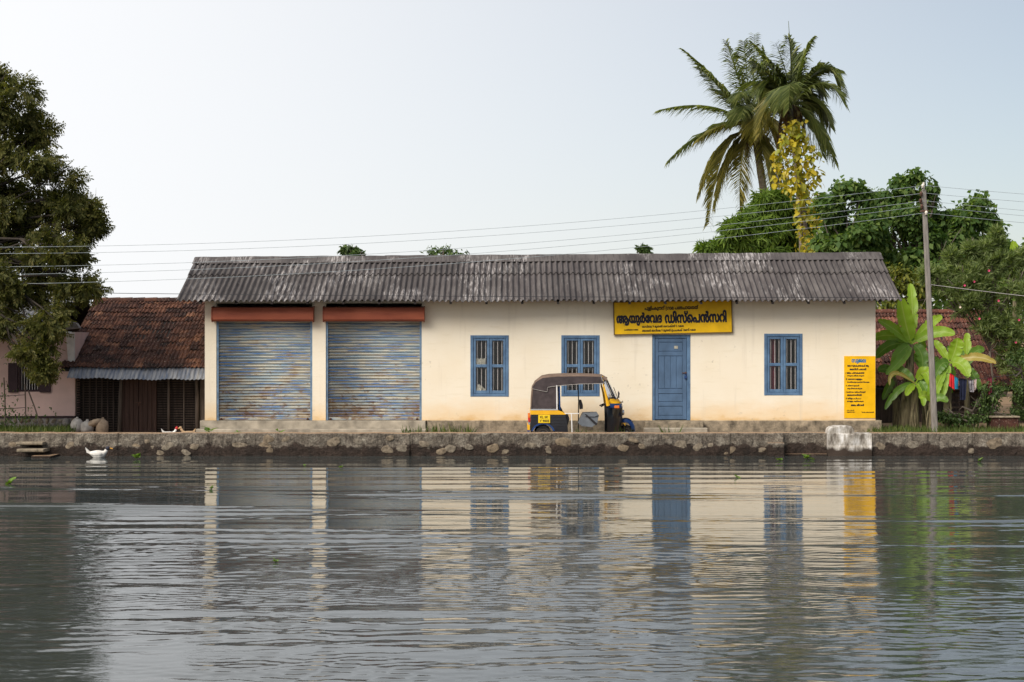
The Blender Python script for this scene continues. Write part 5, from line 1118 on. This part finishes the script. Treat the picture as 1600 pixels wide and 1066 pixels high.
garment('teal_cloth', 'narrow teal cloth beside the red one on the line', [(1491.5, 588), (1497, 591), (1497, 608), (1492, 608)], 'cloth_teal', 2)
garment('dark_trousers', 'long navy garment hanging below the banana leaf', [(1499, 591), (1511, 593), (1508, 625), (1500, 625)], 'cloth_navy', 3)
garment('printed_cloth', 'blue printed cloth hanging right of the navy garment', [(1513, 594), (1521, 593), (1521, 613), (1514, 612)], 'cloth_print', 4)
garment('striped_cloth', 'pink and white striped cloth at the end of the row', [(1521.5, 593), (1526, 592), (1525, 606), (1522, 612)], 'cloth_stripe', 5)
garment('maroon_cloth', 'maroon cloth hanging in the dark by the right-hand house', [(1543, 590), (1550, 589), (1550, 612), (1544, 618)], 'cloth_maroon', 6)
# brick trough by the hedge
b = MB(); b.cbox(PX(1553, 45.6), PX(1592, 45.6), 45.6, 46.3, ROAD, PZ(653, 45.6), .02); o = b.build('masonry_trough', M['tile_red'], None); tag(o, 'low dark masonry block beside the hedge at the right edge', 'masonry block')
b = MB(); b.cbox(PX(1551, 45.55), PX(1594, 45.55), 45.55, 46.35, PZ(653, 45.6), PZ(650.5, 45.6), .01); b.build('rim', M['plinth'], o)

# ------------------------------------------------------------------ small things on the bank
def blob(c, r_, seed, n=10, m_=7, squash=.0):
    q = np.random.default_rng(seed); V = []
    for i in range(m_+1):
        ph = math.pi*i/m_; row = []
        for j in range(n+1):
            a = 2*math.pi*(j % n)/n; k = 1+.09*math.sin(3*a+seed)*math.sin(ph)+.07*math.sin(5*ph+2*a+seed)
            row.append((c[0]+r_[0]*math.sin(ph)**.8*math.cos(a)*k, c[1]+r_[1]*math.sin(ph)**.8*math.sin(a)*k, c[2]+r_[2]*math.cos(ph)*k))
        V.append(row)
    return np.array(V)
SKD = 45.6
for k, (px, py, rx_, rz_, mt, lab) in enumerate(((120, 666, .17, .20, 'sack2', 'grey sack leaning at the shed corner post'), (136, 668, .17, .17, 'sack2', 'pale crumpled sack between the post and the heaped sacks'), (160, 668, .16, .22, 'sack', 'upright tan sack at the right of the heap'), (150, 661, .22, .09, 'sack', 'tan sack lying across the top of the heap'))):
    b = MB(); b.grid(blob(P(px, py, SKD), (rx_, .18, rz_), 70+k)); o = b.build('sack', M[mt], None, smooth=True); tag(o, lab, 'sack', 'sacks by the shed')
    if k == 3: o.rotation_euler = (0, -.35, 0)
    b = MB(); c = P(px, py, SKD); tx = c+np.array([rx_*.9 if k == 3 else 0, 0, rz_*.95 if k != 3 else 0]); b.tube([tx+[0, 0, -.02], tx+[.02, -.02, .035]], [.05, .03], 7); b.build('tied_mouth', M[mt], o)
b = MB(); b.grid(blob(P(104, 660, 46.3), (.11, .1, .11), 80)); o = b.build('boulder', M['rubble'], None, smooth=True); tag(o, 'pale round stone at the foot of the pink wall corner', 'stone')
def bird(name, label, cat, c, s_, body, head, comb, duck=False, face=1):
    t_ = thing(name, label, cat, tuple(c), 0, local=True); b = MB()
    xs_ = np.array([-.17, -.13, -.06, .02, .09, .13, .16 if not duck else .15]); zc = np.array([.20, .17, .13, .12, .15, .21, .27])*(1 if not duck else .62); rr = np.array([.012, .045, .085, .09, .065, .035, .032])
    pts = np.stack([xs_*face, xs_*0, zc], -1)*s_; b.tube(pts, rr*s_, 10); b.build('body', M[body], t_, smooth=True)
    hc = np.array([.175*face, 0, .295 if not duck else .20])*s_; b = MB(); b.lathe([(.008, -.04), (.03, -.03), (.037, 0), (.03, .025), (.008, .038)], tuple(hc*1.0), 9) if False else b.grid(blob(hc, (.042*s_, .034*s_, .038*s_), 3)); b.build('head', M[head], t_, smooth=True)
    b = MB(); b.tube([hc+[.035*face*s_, 0, 0], hc+[(.075 if not duck else .095)*face*s_, 0, -.012*s_]], [.014*s_, .004*s_ if not duck else .012*s_], 6); b.build('beak', M['beak'], t_)
    if comb: b = MB(); b.prism([(hc[0]-.03*s_, hc[2]+.03*s_), (hc[0]+.03*s_, hc[2]+.03*s_), (hc[0]+.025*s_, hc[2]+.06*s_), (hc[0]+.01*s_, hc[2]+.045*s_), (hc[0]-.005*s_, hc[2]+.065*s_), (hc[0]-.02*s_, hc[2]+.045*s_)], -.006*s_, .006*s_, 'y'); b.build('comb', M['comb'], t_)
    b = MB(); b.prism([(-.15*face*s_, zc[0]*s_), (-.25*face*s_, (zc[0]+.09)*s_), (-.22*face*s_, (zc[0]-.01)*s_), (-.12*face*s_, zc[1]*s_-.03*s_)], -.02*s_, .02*s_, 'y'); b.build('tail', M[body], t_)
    if not duck:
        for y_ in (-.03, .03): b = MB(); b.tube([(0, y_*s_, .08*s_), (.01*face, y_*s_, 0)], .009*s_, 5); b.build('leg', M['beak'], t_)
    else:
        for y_ in (-1, 1): b = MB(); b.grid(blob((-.02*s_*face, y_*.075*s_, .10*s_), (.12*s_, .02*s_, .045*s_), 5)); b.build('wing', M[body], t_, smooth=True)
    return t_
bird('hen', 'white hen with red comb behind the canal wall in front of the shed', 'hen', (PX(266, 42.3), 42.3, QT-.18), .85, 'hen_white', 'comb', True)
bird('hen', 'small tawny hen nearest the cream building corner', 'hen', (PX(292, 42.4), 42.4, QT-.17), .85, 'hen_brown', 'hen_brown', False, False, -1)
b = MB(); b.cbox(PX(250, 42.3), PX(300, 42.3), 42.1, 42.6, ROAD-.05, QT-.185, .02); o = b.build('stone_ledge', M['concrete'], None); tag(o, 'low stone ledge behind the canal wall that the hens stand on', 'ledge')
bird('duck', 'white duck with dark head resting on the water by the canal wall', 'duck', (PX(154, 41.0), 41.0, -.03), 1.2, 'hen_white', 'duck_dark', False, True)
# stick fence with creepers before the pink house
fn = thing('stick_fence', 'rickety stick and wire fence before the pink house', 'fence', (PX(40, 45.4), 45.4, ROAD))
for a, c in (((8, 672), (6, 590)), ((39, 672), (39, 600)), ((64, 668), (44, 610)), ((-30, 672), (-32, 590)), ((22, 560), (12, 540))):
    b = MB(); b.tube([P(*a, 45.4), P((a[0]+c[0])/2+1, (a[1]+c[1])/2, 45.42), P(*c, 45.4)], .018, 6); b.build('stick', M['post_wood'], fn)
for y_ in (618, 638): b = MB(); b.tube([P(-60, y_-2, 45.4), P(10, y_+1, 45.4), P(40, y_-1, 45.4)], .008, 5); b.build('rail_wire', M['cable'], fn)
q = np.random.default_rng(90); pts = np.concatenate([P(7, 640, 45.3)+q.normal(0, 1, (60, 3))*[.14, .1, .45], P(30, 650, 45.3)+q.normal(0, 1, (50, 3))*[.35, .1, .13]])
V, F = crown_sprays(pts, unit(q.normal(size=(110, 3))), q, 'broad', .07, .6); me = fast_mesh('creeper', V-ORG[fn.name], F, 3); put('creeper', me, M['leaf_bush'], fn, ORG[fn.name])
# grass
def grass(label, areas, n, hgt, seed, mat='grass'):
    q = np.random.default_rng(seed); B = []; Hh = []
    for (x0, x1, y0, y1, z, k, h) in areas:
        m_ = int(n*k); B.append(np.stack([q.uniform(x0, x1, m_), q.uniform(y0, y1, m_), np.full(m_, z)], -1)); Hh.append(q.uniform(.4, 1.3, m_)*h)
    B = np.concatenate(B); Hh = np.concatenate(Hh); d = unit(q.normal(0, .35, (len(B), 3))+np.array([0, 0, 1.])); sd = unit(np.cross(d, q.normal(size=(len(B), 3))))
    V, F = leaf_arrays(B, d, sd, Hh, Hh*.05+.008, .1, -.0); me = fast_mesh('grass', V, F, 3); o = put('grass', me, M[mat], None, (0, 0, 0)); tag(o, label, 'grass', None, 'stuff')
grass('short green grass along the top of the bank', [(PX(-300, 45), PX(112, 45), 44.2, 46.4, ROAD+.14, .7, .20), (PX(1372, 44), PX(1700, 44), 42.4, 47, ROAD+.1, .8, .20), (PX(1372, 43), PX(1600, 43), 42.0, 42.6, ROAD+.1, .08, .34), (PX(670, 45.4), PX(740, 45.4), 45.2, 45.55, ROAD, .012, .36), (PX(895, 42.5), PX(985, 42.5), 42.0, 42.4, ROAD+.1, .009, .32), (PX(1035, 44.9), PX(1065, 44.9), 44.7, 44.95, ROAD, .004, .36), (PX(630, 45), PX(665, 45), 44.9, 45.2, ROAD, .008, .34)], 9000, .2, 91)
# leafy weeds
wm = heart_leaf_mesh('leaf', 1, .6); wm.materials.append(M['banana_dk']); hm = heart_leaf_mesh('leaf', 1, .9, 7, .1); hm.materials.append(M['hyacinth'])
def weed(label, c, n, s_, me, seed, cat='weed', name='weed', group=None, up=.5):
    q = np.random.default_rng(seed); t_ = thing(name, label, cat, tuple(c), 0, group)
    for k in range(n):
        a = k*2.4+q.normal(0, .3); inst('leaf', me, t_, np.array(c)+[q.normal(0, s_*.15), q.normal(0, s_*.15), q.uniform(0, s_*.4)], (q.normal(up, .25), q.normal(0, .2), a), tuple(np.ones(3)*s_*q.uniform(.6, 1.1)))
    b = MB(); b.tube([np.array(c)+[0, 0, -.12], np.array(c)+[.01, 0, s_*.3]], [.012, .006], 5); b.build('stem', M['leaf_bush'], t_)
weed('leafy weed behind the wall at the left end of the shutter platform', (PX(325, 42.2), 42.2, QT-.02), 9, .22, wm, 101)
weed('low weed behind the wall below the left shutter', (PX(436, 42.2), 42.2, QT-.03), 7, .14, wm, 102)
weed('tiny weed behind the wall between the leafy ones', (PX(372, 42.2), 42.2, QT-.03), 5, .09, wm, 103)
for k, (px, py, n, s_, lab) in enumerate(((213, 718, 9, .15, 'upright floating plant below the wall left of the building'), (1261, 718, 12, .16, 'floating water plant by the recess beside the whitewashed block'), (1218, 720, 7, .10, 'small floating plant at the concrete step block'), (1531, 722, 9, .11, 'floating water plant near the right end of the wall'), (16, 757, 10, .15, 'floating water plant nearest the left edge'), (477, 729, 4, .06, 'speck of floating weed below the first shutter'), (534, 732, 5, .07, 'speck of floating weed below the second shutter'), (1151, 747, 5, .07, 'lone floating leaf cluster in the building reflection'), (330, 765, 6, .08, 'floating weed in the reflection of the corner pier'), (430, 879, 5, .06, 'small floating weed in open water mid canal'))):
    D_ = CAMZ*FPX/(py-533); weed(lab, (PX(px, D_), D_, .01), n, s_, hm, 110+k, 'water plant', 'water_plant', 'floating water plants', .75 if k == 0 else .4)
